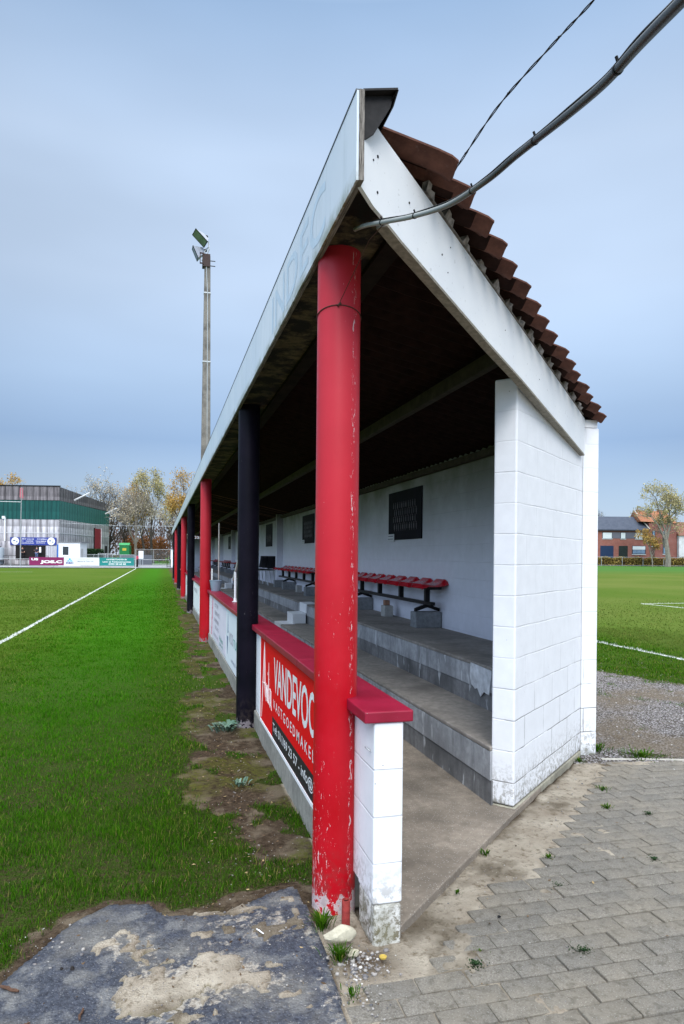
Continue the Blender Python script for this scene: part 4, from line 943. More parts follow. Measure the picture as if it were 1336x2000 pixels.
def twig(loc, ln, r, rz, label, mat, name='twig'):
    mb = MB(); rr = random.Random(label); wj = .0004 if name != 'twig' else .004; P = [Vector((ln*(i/5-.5), rr.uniform(-wj, wj), r+rr.uniform(0, .002))) for i in range(6)]
    mb.tube(P, [r*.7, r, r*1.1, r*.9, r, r*.6], 7); o = mb.build(name, mat, None, smooth=50); o.location = loc; o.rotation_euler.z = rz; return tag(o, label, 'twig' if name == 'twig' else 'litter')
M_TWIG = mat_flat('brown_twig', (.085, .045, .028), .85, .3, 60, bump=.4)
twig((-.535, 2.775, .006), .085, .0065, -.55, 'thick brown twig at the left edge of the dark asphalt', M_TWIG)
twig((-.262, 2.565, .006), .062, .0048, 1.45, 'short brown twig on the asphalt, near the bottom edge', M_TWIG)
twig((-.44, 2.56, .004), .028, .004, .2, 'tiny brown twig in the bottom left corner of the asphalt', M_TWIG)
twig((.424, 2.925, .020), .05, .0028, -1.05, 'small white stick lying on the muddy corner of the asphalt', M_WHITE, 'white_stick')
for (x, y, s, lab) in ((-.325, 2.86, .010, 'black clod on the asphalt, right one of the pair'), (-.365, 2.87, .007, 'small black clod on the asphalt, left one of the pair')):
    rock('clod', (x, y, .008), (s, s*1.3, s*1.1), mat_flat('black_clod', (.018, .015, .014), .9, .3, 80), lab, 'clod', seed=int(s*1e4))
rock('clod', (1.50, 2.82, .006), (.011, .006, .006), M_BLACK, 'small black pebble alone on the grey paving', 'stone', seed=12)
b = empty('bottle_cap', (.888, 2.645, .004), 0, 'yellow bottle cap in the gravel below the pier', 'bottle cap')
mb = MB(); lathe(mb, [(0, .002), (.012, .002), (.014, .0), (.0155, .006), (.013, .0055), (.012, .0035), (0, .0035)], 21); mb.build('rim', mat_flat('yellow_metal', (.42, .30, .06), .4, .1, 40), b)
# scattered pebbles and grit: nobody could count them
def pebbles(name, spots, label):
    ico = bmesh.new(); bmesh.ops.create_icosphere(ico, subdivisions=1, radius=1); bv = np.array([v.co[:] for v in ico.verts]); bf = np.array([[v.index for v in f.verts] for f in ico.faces]); ico.free()
    V = []; F = []; T = []; k = 0
    for (cx, cy, rx, ry, n, s0, s1) in spots:
        x = cx+rng.normal(0, rx, n); y = cy+rng.normal(0, ry, n)
        g, gr, sa, z, mo = masks(x, y)
        for i in range(n):
            if 1.01 < x[i] < 3.6 and (x[i]-END_P[0])*END_D[1]-(y[i]-END_P[1])*END_D[0] < .05: continue
            if .87 < x[i] < 1.02 and y[i] > 2.75: continue
            s = s0+(s1-s0)*rng.random()**3; sc = np.array([s*rng.uniform(.7, 1.4), s*rng.uniform(.7, 1.3), s*rng.uniform(.45, .9)]); a = rng.uniform(0, 6.28)
            v = bv*(1+rng.normal(0, .12, (len(bv), 1)))*sc; v = np.stack([v[:, 0]*np.cos(a)-v[:, 1]*np.sin(a), v[:, 0]*np.sin(a)+v[:, 1]*np.cos(a), v[:, 2]], 1)
            zz = z[i] if x[i] > .68 or y[i] > 3.35 else max(z[i], .003)
            if x[i] > .72 and in_poly(x[i:i+1], y[i:i+1], PAVE_EDGE)[0]: zz = .0
            V.append(v+[x[i], y[i], zz+sc[2]*.35]); F.append(bf+k); k += len(bv); T.append(np.full(len(bv), rng.random()))
    t = NT('pebble', .8, .3); r = t.attr('tint'); c = t.mix(t.rng(r, 0, .5), (.09, .09, .10), (.22, .20, .19)); c = t.mix(t.rng(r, .5, .8), c, (.30, .28, .26)); c = t.mix(t.rng(r, .955, .96), c, (.50, .48, .46)); t.col(c)
    tag(mesh_np(name, np.concatenate(V), np.concatenate(F), t.m, 3, dict(tint=np.concatenate(T))), label, 'gravel', kind='stuff')
pebbles('loose_pebbles', [(.80, 2.66, .06, .06, 260, .002, .011), (.74, 2.50, .04, .12, 160, .002, .008), (1.6, 3.3, .35, .35, 500, .001, .004), (2.5, 4.1, .4, .45, 500, .001, .005), (.35, 2.85, .4, .35, 420, .001, .005), (-.42, 3.0, .10, .10, 60, .002, .009), (.55, 4.6, .12, 1.2, 380, .001, .006), (.02, 2.7, .33, .28, 2200, .0006, .0022), (2.2, 3.3, .9, .6, 1500, .0006, .002),
    (.5, 8, .15, 3, 200, .002, .008), (2.2, 3.0, .9, .5, 160, .001, .0035)], 'loose pebbles and grit round the pier and paving')
def litter():
    V = []; F = []; T = []; k = 0
    sp = [(.52, 5.2, .14, 1.3, 500), (.58, 11, .13, 3.5, 350), (2.0, 3.3, .8, .5, 60), (.1, 2.9, .4, .3, 50), (-.6, 5, 1.1, 1.5, 90)]
    for cx, cy, rx, ry, n in sp:
        x = cx+rng.normal(0, rx, n); y = cy+rng.normal(0, ry, n); g, gr, sa, z, mo = masks(x, y)
        for i in range(n):
            if x[i] > .84 and (x[i]-END_P[0])*END_D[1]-(y[i]-END_P[1])*END_D[0] < .05: continue
            q = rng.uniform(.004, .013)*(1 if y[i] < 7 else 1.6); a = rng.uniform(0, 6.28); ca, sa_ = math.cos(a), math.sin(a); zz = max(z[i], .002)+.002+(.018 if g[i] > .6 else 0)
            for lx, ly, lz in ((-q, 0, 0), (0, -q*.5, q*rng.uniform(-.1, .3)), (q*1.1, 0, q*rng.uniform(0, .5)), (0, q*.5, q*rng.uniform(-.1, .3))): V.append((x[i]+lx*ca-ly*sa_, y[i]+lx*sa_+ly*ca, zz+lz))
            F.append((k, k+1, k+2, k+3)); k += 4; T += [rng.random()]*4
    t = NT('dead_leaf', .9, .1); r_ = t.attr('tint'); c = t.mix(t.rng(r_, 0, .7), (.035, .022, .014), (.15, .10, .06)); t.col(t.mix(t.rng(r_, .85, .9), c, (.34, .25, .13)))
    tag(mesh_np('leaf_litter', np.array(V), np.array(F), t.m, 4, dict(tint=np.array(T))), 'dead leaf scraps on the soil and paving', 'leaves', kind='stuff')
litter()
pebbles('gravel_stones', [(5.0, 7.2, 1.2, 1.6, 4200, .003, .011), (4.2, 5.8, .6, .7, 1500, .002, .009)], 'grey gravel between the paving and the second pitch')

def mat_leaf(name, a, b):
    t = NT(name, .7, .15); t.col(t.mix(t.rng(t.attr('tint'), 0, 1), a, b)); tr = t.n('ShaderNodeBsdfTranslucent'); t.L(t.mix(t.rng(t.attr('tint'), 0, 1), a, b), tr.inputs[0])
    ms = t.n('ShaderNodeMixShader'); ms.inputs[0].default_value = .35; t.L(t.b.outputs[0], ms.inputs[1]); t.L(tr.outputs[0], ms.inputs[2]); t.L(ms.outputs[0], t.t.nodes['Material Output'].inputs[0]); return t.m
LF = dict(yellow=mat_leaf('yellow_leaves', (.36, .20, .04), (.62, .42, .14)), green=mat_leaf('yellow_green_leaves', (.28, .24, .09), (.62, .54, .30)), pale=mat_leaf('pale_leaves', (.34, .28, .19), (.66, .58, .46)), orange=mat_leaf('orange_leaves', (.16, .06, .02), (.34, .15, .05)), brown=mat_leaf('brown_leaves', (.07, .045, .035), (.16, .10, .075)), hedge=mat_leaf('hedge_leaves', (.10, .07, .02), (.45, .33, .09)), dark=mat_leaf('dark_green_leaves', (.012, .035, .012), (.035, .075, .025)))
def tuft(name, loc, n, h, w, label, mat=None, spread=.03, cat='weed', broad=False):
    V = []; F = []; T = []
    for i in range(n):
        a = rng.uniform(0, 6.28); r = abs(rng.normal(0, spread)); hh = h*rng.uniform(.5, 1.1); ww = w*rng.uniform(.7, 1.2); b_ = a+rng.normal(0, .4); ln = hh*rng.uniform(.4, 1.1)*(1.3 if broad else .8)
        p = np.array([r*np.cos(a), r*np.sin(a), 0]); d = np.array([np.cos(b_), np.sin(b_), 0]); q = np.array([-d[1], d[0], 0])*ww/2
        m1 = p+d*ln*.35+[0, 0, hh*.6]; m2 = p+d*ln*.7+[0, 0, hh*.85]; tp_ = p+d*ln*1.05+[0, 0, hh*(.75 if broad else .95)]
        k = len(V)*1; V += [p-q*.6, p+q*.6, m1+q*1.1, m1-q*1.1, m2+q*.8, m2-q*.8, tp_]; F += [(k, k+1, k+2), (k, k+2, k+3), (k+3, k+2, k+4), (k+3, k+4, k+5), (k+5, k+4, k+6)]; T += [rng.random()]*7
    o = mesh_np(name, np.array(V), np.array(F), mat or M_BLADE, 3, dict(tint=np.array(T))); o.location = loc; return tag(o, label, cat, 'weeds on the ground near the stand')
for (x, y, n, h, w, sp, lab) in ((.70, 2.93, 110, .070, .0045, .020, 'grass tuft at the foot of the nearest red column'), (.715, 2.69, 130, .050, .0045, .022, 'bright grass tuft below the pale rubble lump'), (.705, 2.45, 40, .03, .004, .02, 'small tuft between the asphalt and the first paver'),
    (1.41, 3.08, 30, .018, .004, .012, 'tiny weed on the edge of the floor slab, nearer one'), (1.745, 3.44, 45, .028, .005, .015, 'weed growing on the edge of the floor slab, farther one'), (2.06, 3.32, 60, .022, .004, .018, 'small grass tuft on the sandy patch'),
    (2.85, 3.90, 60, .024, .005, .022, 'dark green weed alone on the far paving'), (3.05, 4.22, 60, .024, .005, .03, 'weed patch on the paving near the end wall'), (3.62, 5.12, 260, .045, .006, .07, 'green weeds at the foot of the rear corner of the end wall'), (3.88, 4.86, 260, .035, .006, .09, 'low green weeds against the pale edging stones'),
    (1.30, 2.60, 18, .012, .003, .02, 'tiny moss tuft in a paving joint near the bottom'), (3.28, 4.85, 60, .03, .005, .03, 'tuft in the corner between the end wall and its pilaster')):
    tuft('weed', (x, y, -.004), n, h, w, lab, spread=sp)
t = NT('blue_green_leaf', .6, .2); t.col(t.mix(t.rng(t.attr('tint'), 0, 1), (.06, .12, .08), (.16, .24, .19))); M_BLEAF = t.m
for (x, y, lab) in ((1.935, 3.03, 'dark moss clump in a paving joint, nearest the stand'), (2.62, 3.17, 'dark moss clump on the paving near the right edge'), (1.72, 2.50, 'moss clump in a paving joint near the bottom'), (3.05, 3.75, 'small dark moss clump far back on the paving'), (1.24, 2.52, 'moss clump near the lower left pavers')):
    o_ = tuft('moss_clump', (x, y, -.003), 150, .008, .006, lab, LF['dark'], spread=.022, cat='moss')
tuft('thistle_weed', (.60, 6.45, 0), 46, .085, .035, 'blue green leafy weed at the foot of the first black column', M_BLEAF, .05, 'weed', True)
tuft('thistle_weed', (.55, 4.9, 0), 26, .04, .018, 'small pale leafy weed on the worn soil strip', M_BLEAF, .04, 'weed', True)

# ---------------------------------------------------------------- far ground surfaces
def sheet(name, pts, z, mat):
    mb = MB(); mb.prism(pts, z-.02, z); return tag(mb.build(name, mat), kind='structure')
M_ROAD = mat_flat('grey_asphalt', (.21, .215, .225), .85, .12, 1.2, bump=0)
sheet('road', [(-34, 83.2), (3.2, 83.2), (3.2, 112), (-34, 112)], .06, M_ROAD)
sheet('pavement', [(-34, 82.2), (-2.6, 82.2), (-2.6, 83.19), (-34, 83.19)], .10, mat_flat('pale_concrete', (.46, .46, .48), .85, .1, 2, bump=0))
sheet('terrace', [(-30, 96), (-14.2, 96), (-14.2, 101.6), (-30, 103)], .75, mat_flat('terrace_paving', (.16, .12, .12), .85, .2, 2, bump=0))

# ---------------------------------------------------------------- trees
M_BARK = mat_flat('dark_bark', (.060, .050, .042), .95, .3, 6, bump=.3); M_BARK2 = mat_flat('pale_bark', (.20, .18, .15), .95, .3, 3, bump=.3)
def leafcloud(P, size, mat, name, parent, flat=False):
    n = len(P); a = rng.normal(0, 1, (n, 3)); a /= np.linalg.norm(a, axis=1)[:, None]; b = rng.normal(0, 1, (n, 3)); b -= (a*b).sum(1)[:, None]*a; b /= np.linalg.norm(b, axis=1)[:, None]
    s = size*rng.uniform(.5, 1.3, n)[:, None]; V = np.stack([P-a*s*.5, P+b*s*.35, P+a*s*.5, P-b*s*.35], 1).reshape(-1, 3); i = (np.arange(n)*4)[:, None]
    return mesh_np(name, V, i+[0, 1, 2, 3], mat, 4, dict(tint=np.repeat(rng.random(n), 4)), parent)
def tree(loc, h, cr, base, nl, leaf, label, seed, trunk_r=None, lsize=.28, bark=M_BARK, sparse=.5, group='autumn trees behind the hall', lean=0, levels=5, cat='tree'):
    rr = random.Random(seed); root = empty('tree', loc, 0, label, cat, group); trunk_r = trunk_r or h*.017; mb = MB(); tips = []
    def grow(p, d, ln, r, lv):
        n = 4; pts = [p]; q = p.copy(); dd = d.copy()
        for i in range(n):
            dd = (dd+Vector((rr.gauss(0, .10), rr.gauss(0, .10), .05+(.06 if lv < 2 else 0)))).normalized(); q = q+dd*ln/n; pts.append(q.copy())
            if lv >= 3: tips.append(q.copy())
        mb.tube(pts, [max(.012, r*(1-.35*i/n)) for i in range(n+1)], 5 if lv < 2 else 3, cap=False)
        if lv >= levels: tips.append(q); return
        k = rr.randint(3, 4) if lv else rr.randint(5, 7)
        for i in range(k):
            a = 2*math.pi*(i+rr.random()*.6)/k; sp = rr.uniform(.35, .85) if lv else rr.uniform(.35, .75)
            ax = dd.orthogonal().normalized(); ax.rotate(Matrix.Rotation(a, 3, dd)); nd = (dd*math.cos(sp)+ax*math.sin(sp)).normalized()
            st = pts[-1] if (lv and i < 2) else pts[rr.randint(2, n)]
            grow(st, nd, ln*rr.uniform(.55, .80) if lv else (h-base)*rr.uniform(.30, .42), r*rr.uniform(.45, .62), lv+1)
    grow(Vector((0, 0, -.3)), Vector((lean, 0, 1)).normalized(), base+.3+h*.12, trunk_r, 0)
    # squeeze the skeleton into the crown outline
    vs = np.array([v[:] for v in mb.v]); top = vs[:, 2].max(); zs = (h/top); rad = np.percentile(np.hypot(vs[:, 0], vs[:, 1]), 97)
    fx = np.where(vs[:, 2] > base, cr/max(rad, .1), 1.0); w = np.clip((vs[:, 2]-base*.8)/(base*.4+.1), 0, 1); k = 1+(cr/max(rad, .1)-1)*w
    vs[:, 0] *= k; vs[:, 1] *= k; vs[:, 2] *= zs; mb.v = [tuple(v) for v in vs]; mb.build('trunk', bark, root)
    T = np.array([t_[:] for t_ in tips]); k = 1+(cr/max(rad, .1)-1)*np.clip((T[:, 2]-base*.8)/(base*.4+.1), 0, 1); T[:, 0] *= k; T[:, 1] *= k; T[:, 2] *= zs
    nl = int(nl*1.6); pick = T[rng.integers(0, len(T), nl)]; cl = fbm(pick[:, 0]*1.0+seed*7, pick[:, 2]*1.0, .35, 3, seed); pick = pick[rng.random(nl) < np.clip((cl-.25)*2.2*sparse*2, .05, 1)]
    leafcloud(pick+rng.normal(0, h*.018, pick.shape), lsize, LF[leaf], 'crown', root); return root
tree((-13.2, 158, 0), 20.5, 7.5, 6, 2600, 'pale', 'tall half bare tree rising behind the right end of the corrugated hall', 11, lsize=.34, sparse=.42)
tree((-20, 165, 0), 17.5, 5, 6, 900, 'yellow', 'nearly bare tree just showing above the gable of the hall', 12, lsize=.34, sparse=.3)
tree((-9.6, 128, 0), 14.6, 5.5, 2.5, 1500, 'pale', 'dark leaning multi stemmed tree beside the hall corner', 13, lsize=.26, lean=.35, sparse=.4, trunk_r=.35)
tree((-7.0, 132, 0), 14.8, 5.0, 3, 1900, 'yellow', 'spreading tree with thin yellow leaves between the hall and the green container', 14, lsize=.26, lean=.12, sparse=.5)
tree((-4.2, 117, 0), 13.2, 4.2, 5.0, 2200, 'pale', 'pale trunked tree behind the corner flag', 15, bark=M_BARK2, lsize=.24, sparse=.45, trunk_r=.26)
tree((-2.9, 131, 0), 15.2, 3.4, 6, 3600, 'yellow', 'golden yellow tree left of the round green yellow one', 16, lsize=.28, sparse=.8)
tree((-1.4, 129, 0), 17.4, 4.0, 6.5, 2600, 'green', 'round crowned green yellow tree near the stand', 17, lsize=.28, sparse=.75, trunk_r=.28)
tree((2.4, 154, 0), 15.5, 4.5, 6, 2400, 'pale', 'thin leaved tree beside the far end of the fascia', 18, lsize=.30, sparse=.5)
tree((5.4, 143, 0), 19.5, 4.6, 6, 3400, 'yellow', 'tree with ochre leaves rising above the far end of the stand', 19, lsize=.32, sparse=.6)
tree((-39, 186, 0), 21.5, 6.0, 7, 4200, 'yellow', 'orange leaved tree top above the left side of the hall roof', 20, lsize=.40, sparse=.8)
for x, y, s, lab in ((-5.8, 140, 1, 'orange brown bush behind the green container'), (-2.9, 142, 2, 'orange bush behind the pale trunk'), (-.4, 146, 3, 'rust coloured bush left of the stand end')):
    r_ = empty('bush', (x, y, 0), 0, lab, 'bush', 'autumn bushes at the wood edge'); n = 2200
    u = rng.normal(0, 1, (n, 3)); u /= np.linalg.norm(u, axis=1)[:, None]; P = u*np.array([2.1, 1.6, 2.7])*rng.random((n, 1))**.4+[0, 0, 2.8]
    leafcloud(P, .32, LF['orange'], 'foliage', r_); mb = MB()
    for i in range(6): mb.tube([(0, 0, 0), (rng.normal(0, .4), rng.normal(0, .3), 1.6), (rng.normal(0, 1), rng.normal(0, .6), 3.6)], [.06, .04, .02], 4, cap=False)
    mb.build('stem', M_BARK, r_)
def woodland():
    V = MB(); 
    for i in range(230):
        x = rng.uniform(-45, 30); y = rng.uniform(168, 205); h = rng.uniform(8, 12); V.tube([(x, y, 0), (x+rng.normal(0, .3), y, h*.5), (x+rng.normal(0, .7), y, h)], [.16, .11, .03], 4, cap=False)
        for k in range(9):
            z = h*rng.uniform(.25, .9); a = rng.uniform(0, 6.28); V.tube([(x, y, z), (x+1.3*math.cos(a), y+1.3*math.sin(a), z+rng.uniform(.8, 2))], [.05, .015], 3, cap=False)
    r_ = V.build('woodland', mat_flat('wood_bark', (.10, .075, .07), .95, .3, 2, bump=0)); tag(r_, 'far off brown leafless wood behind the trees', 'wood', kind='stuff')
    n = 26000; P = np.stack([rng.uniform(-46, 31, n), rng.uniform(168, 208, n), rng.random(n)**.8*11.5], 1); k = rng.random(n) < np.clip((fbm(P[:, 0], P[:, 2]*1.3, .25, 4, 3)-.15)*1.6, .1, 1)*np.where(P[:, 2] > 8.5, .35, 1)
    leafcloud(P[k], .62, LF['brown'], 'wood_foliage', r_)
woodland()

# ---------------------------------------------------------------- the corrugated hall on the left
def mat_cladding(name, base, dark, pitch=.30, amt=.8, grid=False):
    """corrugated sheets: x of the object runs along the wall"""
    t = NT(name, .75, .2); o = t.obj(); x, y, z = t.sep(o)
    w = t.math('SINE', t.math('MULTIPLY', x, 2*math.pi/pitch)); s = t.noise(t.comb(t.math('MULTIPLY', x, 2.6), 0., t.math('MULTIPLY', z, .22)), 1, 5, .7); n = t.noise(o, .5, 4)
    c = t.mix(t.math('MULTIPLY', t.rng(s, .42, .62), amt), base, dark)
    sheets = t.math('MODULO', t.math('ADD', z, 30.0), 2.08); c = t.mix(t.math('MULTIPLY', t.rng(sheets, 1.9, .3), t.math('MULTIPLY', amt, t.rng(n, .3, .6, .1, .75))), c, dark)
    c = t.mix(t.math('MULTIPLY', t.rng(w, -.4, -1), .55), c, tuple(v*.6 for v in dark)); t.col(c); t.bump(w, .6, .04); return t.m
M_CLW = mat_cladding('weathered_white_cladding', (.72, .70, .74), (.17, .16, .17), pitch=.95); M_CLG = mat_cladding('weathered_grey_cladding', (.26, .235, .25), (.05, .045, .05), pitch=.95); M_GRN = mat_cladding('green_cladding', (.014, .095, .085), (.006, .045, .045), pitch=.6, amt=.6)
M_GRN2 = mat_cladding('pale_green_cladding', (.055, .190, .170), (.03, .12, .11), pitch=1.1, amt=.5)
def build_hall():
    hall = empty('hall', (-13.8, 101.9, 0), 0, 'large weathered corrugated hall with a green band beyond the pitch', 'hall')
    aL = math.atan2(.213, -.977); aR = math.atan2(.977, .213)     # left face runs away to the left, right face runs back
    L1, L2 = 30.0, 23.2
    def face(nm, a, ln, z0, z1, mat, off=0, thick=.12, slope=0, par=hall):
        mb = MB(); sgn = 1 if nm[0] == 'L' else -1
        vs = [(0, 0, z0), (ln, 0, z0), (ln, 0, z1-slope), (0, 0, z1)]; mb.slab(vs, (0, -thick*sgn, 0))
        o = mb.build(nm[1:], mat, par); o.rotation_euler.z = a; o.location = (0, 0, 0)
        nrm = Vector((math.cos(a+math.pi/2*sgn), math.sin(a+math.pi/2*sgn), 0)); o.location = nrm*off; return o
    # left face (normal towards the camera)
    face('Lwall', aL, L1, 0, 6.36, M_CLW, 0); face('Lgreen_band', aL, L1, 6.37, 9.02, M_GRN, .05); face('Lupper_cladding', aL, L1, 9.03, 10.95, M_CLG, .12)
    face('Rwall', aR, L2, 0, 6.42, M_CLW, 0); face('Rgreen_band', aR, L2, 6.43, 9.0, M_GRN2, -.04, slope=.12); face('Rupper_cladding', aR, L2, 9.02, 10.95, M_CLG, -.1, slope=.72)
    core = MB(); d1 = Vector((-.977, .213, 0)); d2 = Vector((.213, .977, 0)); i_ = .2
    q = [d1*i_+d2*i_, d1*(L1-.1)+d2*i_, d1*(L1-.1)+d2*L2, d1*i_+d2*L2]; core.prism([(p.x, p.y) for p in q], .1, 10.1); core.build('core', M_CLG, hall)
    mr = mat_flat('grey_trim', (.55, .56, .58), .6, .1, 5); mb = MB()
    def bar(par, a, x0, x1, z0, z1, dy0, dy1, mat, nm):
        mb = MB(); mb.box(x0, x1, min(dy0, dy1), max(dy0, dy1), z0, z1); o = mb.build(nm, mat, par); o.rotation_euler.z = a; return o
    bar(hall, aL, 0, 30, 4.42, 4.50, .001, .05, mr, 'sheet_seam'); bar(hall, aR, 0, 23.2, 4.44, 4.52, -.05, -.001, mr, 'sheet_seam'); bar(hall, aL, -.1, 30, 10.95, 11.08, -.1, .2, M_BLACK, 'gutter')
    MD = mat_flat('dark_red_door', (.30, .018, .030), .6, .15, 2); MB_ = mat_flat('dark_opening', (.012, .010, .010), .8, .2, 3, bump=0)
    bar(hall, aR, 15.1, 18.5, 1.2, 5.75, -.06, -.002, MD, 'door'); bar(hall, aR, 14.95, 15.1, 1.2, 5.85, -.12, -.002, MB_, 'door_frame'); bar(hall, aR, 18.5, 18.62, 1.2, 5.85, -.2, -.002, mr, 'door_frame'); bar(hall, aR, 20.9, 22.1, 1.0, 3.0, -.05, -.002, MB_, 'door')
    for (a, b_) in (((-12.57+13.8, 107.52-101.9, 9.5), (-10.4+13.8, 107.5-101.9, 10.7)), ((-9.3+13.8, 121.8-101.9, 8.4), (-7.4+13.8, 121.5-101.9, 9.4))):
        m_ = MB(); m_.tube([a, b_], .13, 6); m_.build('brace', mr, hall)
    bar(hall, aL, 1.85, 5.95, .8, 2.72, .003, .04, MB_, 'entrance'); bar(hall, aL, .35, 1.8, .8, 2.72, .003, .08, mat_cladding('white_panel_cladding', (.62, .62, .66), (.30, .30, .33), amt=.4), 'panel'); bar(hall, aL, .02, .28, .75, 2.9, .003, .14, mat_flat('blue_post_paint', (.05, .14, .42), .5, .1, 5), 'post')
    bar(hall, aL, 7.3, 7.45, 3.3, 6.6, .05, .2, M_WHITE, 'downpipe'); bar(hall, aL, 7.35, 7.75, 6.4, 6.75, .05, .3, M_WHITE, 'downpipe_hopper')
    # banner over the entrance with two round badges
    bn = bar(hall, aL, .35, 6.65, 2.78, 3.85, .10, .16, mat_flat('blue_banner', (.030, .050, .26), .5, .05, 3, bump=0), 'banner')
    for cx in (1.05, 5.95):
        m_ = MB(); m_.tube([(cx, .15, 3.32), (cx, .19, 3.32)], .52, 24); m_.build('badge', M_WHITE, bn); 
        m_ = MB(); m_.box(cx-.02, cx+.28, .188, .195, 3.30, 3.48); m_.box(cx-.32, cx-.12, .188, .195, 3.14, 3.3); m_.build('badge_print', MBL, bn)
    for (x1, z, w, s) in ((5.3, 3.58, .8, 'LID'), (4.4, 3.56, 1.0, 'VAN DE'), (3.0, 3.58, 1.0, 'CLUB'), (2.4, 3.56, .7, '1924'), (5.3, 3.28, .5, 'K.F.C.'), (4.5, 3.28, 1.0, 'KANTINE'), (3.2, 3.28, 1.1, 'WELKOM'), (2.4, 3.28, .7, 'BAR'), (5.3, 3.02, 1.9, 'voetbalclub'), (3.1, 3.02, 1.2, 'sponsors')):
        text(s, (x1, .162, z-.02), (-1, 0, 0), (0, 0, 1), w, .13, MW, bn, bold=.02)
    return hall
build_hall()

def simple_person(loc, rz, label, shirt, trousers, hair, arm=None, h=1.75):
    """standing person: one skinned body, with clothes and hair as children"""
    root = empty('person', loc, rz, label, 'person', None); s = h/1.75
    V = [(0, 0, .95), (0, 0, 1.15), (0, .01, 1.38), (0, .0, 1.50), (0, .01, 1.58), (0, .0, 1.66), (.19, 0, 1.42), (.25, -.03, 1.14), (.22, -.20, .98), (-.19, 0, 1.42), (-.25, 0, 1.14), (-.24, -.12, .92), (.10, 0, .90), (.11, -.02, .50), (.11, .02, .08), (.11, -.10, .04), (-.10, 0, .90), (-.11, .02, .50), (-.11, .03, .08), (-.11, -.09, .04)]
    if arm: V[10] = (-.28, -.15, 1.22); V[11] = (-.20, -.34, 1.34)
    Eg = [(0, 1), (1, 2), (2, 3), (3, 4), (4, 5), (2, 6), (6, 7), (7, 8), (2, 9), (9, 10), (10, 11), (0, 12), (12, 13), (13, 14), (14, 15), (0, 16), (16, 17), (17, 18), (18, 19)]
    Rr = [.15, .135, .15, .06, .085, .095, .065, .048, .034, .065, .048, .034, .095, .065, .045, .035, .095, .065, .045, .035]
    def skinned(name, idx, mat, grow, parent):
        mp = {k: i for i, k in enumerate(idx)}; me = bpy.data.meshes.new(name); me.from_pydata([tuple(c*s for c in V[k]) for k in idx], [(mp[a], mp[b]) for a, b in Eg if a in mp and b in mp], [])
        o = bpy.data.objects.new(name, me); C.objects.link(o); o.parent = parent; o.modifiers.new('skin', 'SKIN')
        for k in idx: sv = me.skin_vertices[0].data[mp[k]]; sv.radius = ((Rr[k]+grow)*s*(1.15 if k in (0, 1, 2) else 1), (Rr[k]+grow)*s*(.75 if k in (0, 1, 2) else 1))
        me.skin_vertices[0].data[0].use_root = True; q = o.modifiers.new('sub', 'SUBSURF'); q.levels = 1; q.render_levels = 2; me.materials.append(mat); return o
    skin = mat_flat('skin', (.50, .28, .20), .6, .05, 8, bump=0); skinned('body', list(range(20)), skin, 0, root)
    skinned('jacket', [0, 1, 2, 6, 7, 9, 10], shirt, .022, root); skinned('trousers', [0, 12, 13, 14, 16, 17, 18], trousers, .02, root)
    bm = bmesh.new(); bmesh.ops.create_uvsphere(bm, u_segments=14, v_segments=10, radius=.108*s); bmesh.ops.delete(bm, geom=[v for v in bm.verts if v.co.z < -.01*s or (v.co.y < -.06*s and v.co.z < .05*s)], context='VERTS')
    me = bpy.data.meshes.new('hair'); bm.to_mesh(me); bm.free(); me.materials.append(hair); o = bpy.data.objects.new('hair', me); C.objects.link(o); o.parent = root; o.location = (0, .012*s, 1.665*s); return root
MJ = mat_flat('navy_jacket', (.015, .02, .04), .8, .2, 8, bump=0); MJ2 = mat_flat('black_coat', (.012, .012, .014), .8, .2, 8, bump=0); MTR = mat_flat('blue_jeans', (.10, .15, .28), .8, .2, 8, bump=0); MHR = mat_flat('brown_hair', (.10, .06, .04), .8, .2, 30, bump=0); MHR2 = mat_flat('grey_hair', (.30, .27, .25), .8, .2, 30, bump=0)
simple_person((-16.7, 101.9, .76), -.3, 'person in a dark jacket and jeans at the bar opening, holding a white sheet', MJ, MTR, MHR2, arm=True)
simple_person((-18.6, 102.3, .76), .4, 'person in a black coat standing left inside the dark hall opening', MJ2, MJ2, MHR)
block('paper_sheet', -16.32, -16.08, 101.50, 101.53, 1.75, 2.5, M_WHITE, 'white sheet held up by the person in the dark jacket', None, 'sheet', 0)

# white kiosk
k = empty('kiosk', (-12.9, 94.6, 0), R(-13), 'white flat roofed kiosk with one dark window in front of the hall', 'kiosk')
mb = MB(); mb.box(0, 2.75, 0, 2.6, 0, 3.05); mb.build('wall', mat_flat('white_panel', (.74, .75, .77), .6, .05, 2, bump=0), k)
mb = MB(); mb.box(-.1, 2.95, -.1, 2.7, 3.055, 3.16); mb.build('roof', mat_flat('grey_roof_edge', (.20, .20, .22), .6), k)
mb = MB(); mb.box(.55, 1.3, -.03, -.002, 1.45, 2.55); wn = mb.build('window', mat_flat('dark_glass', (.02, .025, .03), .15, .2, 2, spec=.6, bump=0), k)
mb = MB(); mb.box(.47, 1.38, -.06, -.031, 2.55, 2.63); mb.box(.47, 1.38, -.06, -.031, 1.30, 1.45); mb.box(.47, .55, -.06, -.031, 1.45, 2.55); mb.box(1.3, 1.38, -.06, -.031, 1.45, 2.55); mb.build('frame', M_WHITE, wn)
mb = MB(); mb.box(2.752, 2.79, .2, 1.1, .1, 2.3); mb.build('door', mat_flat('grey_door', (.5, .5, .5), .6), k)
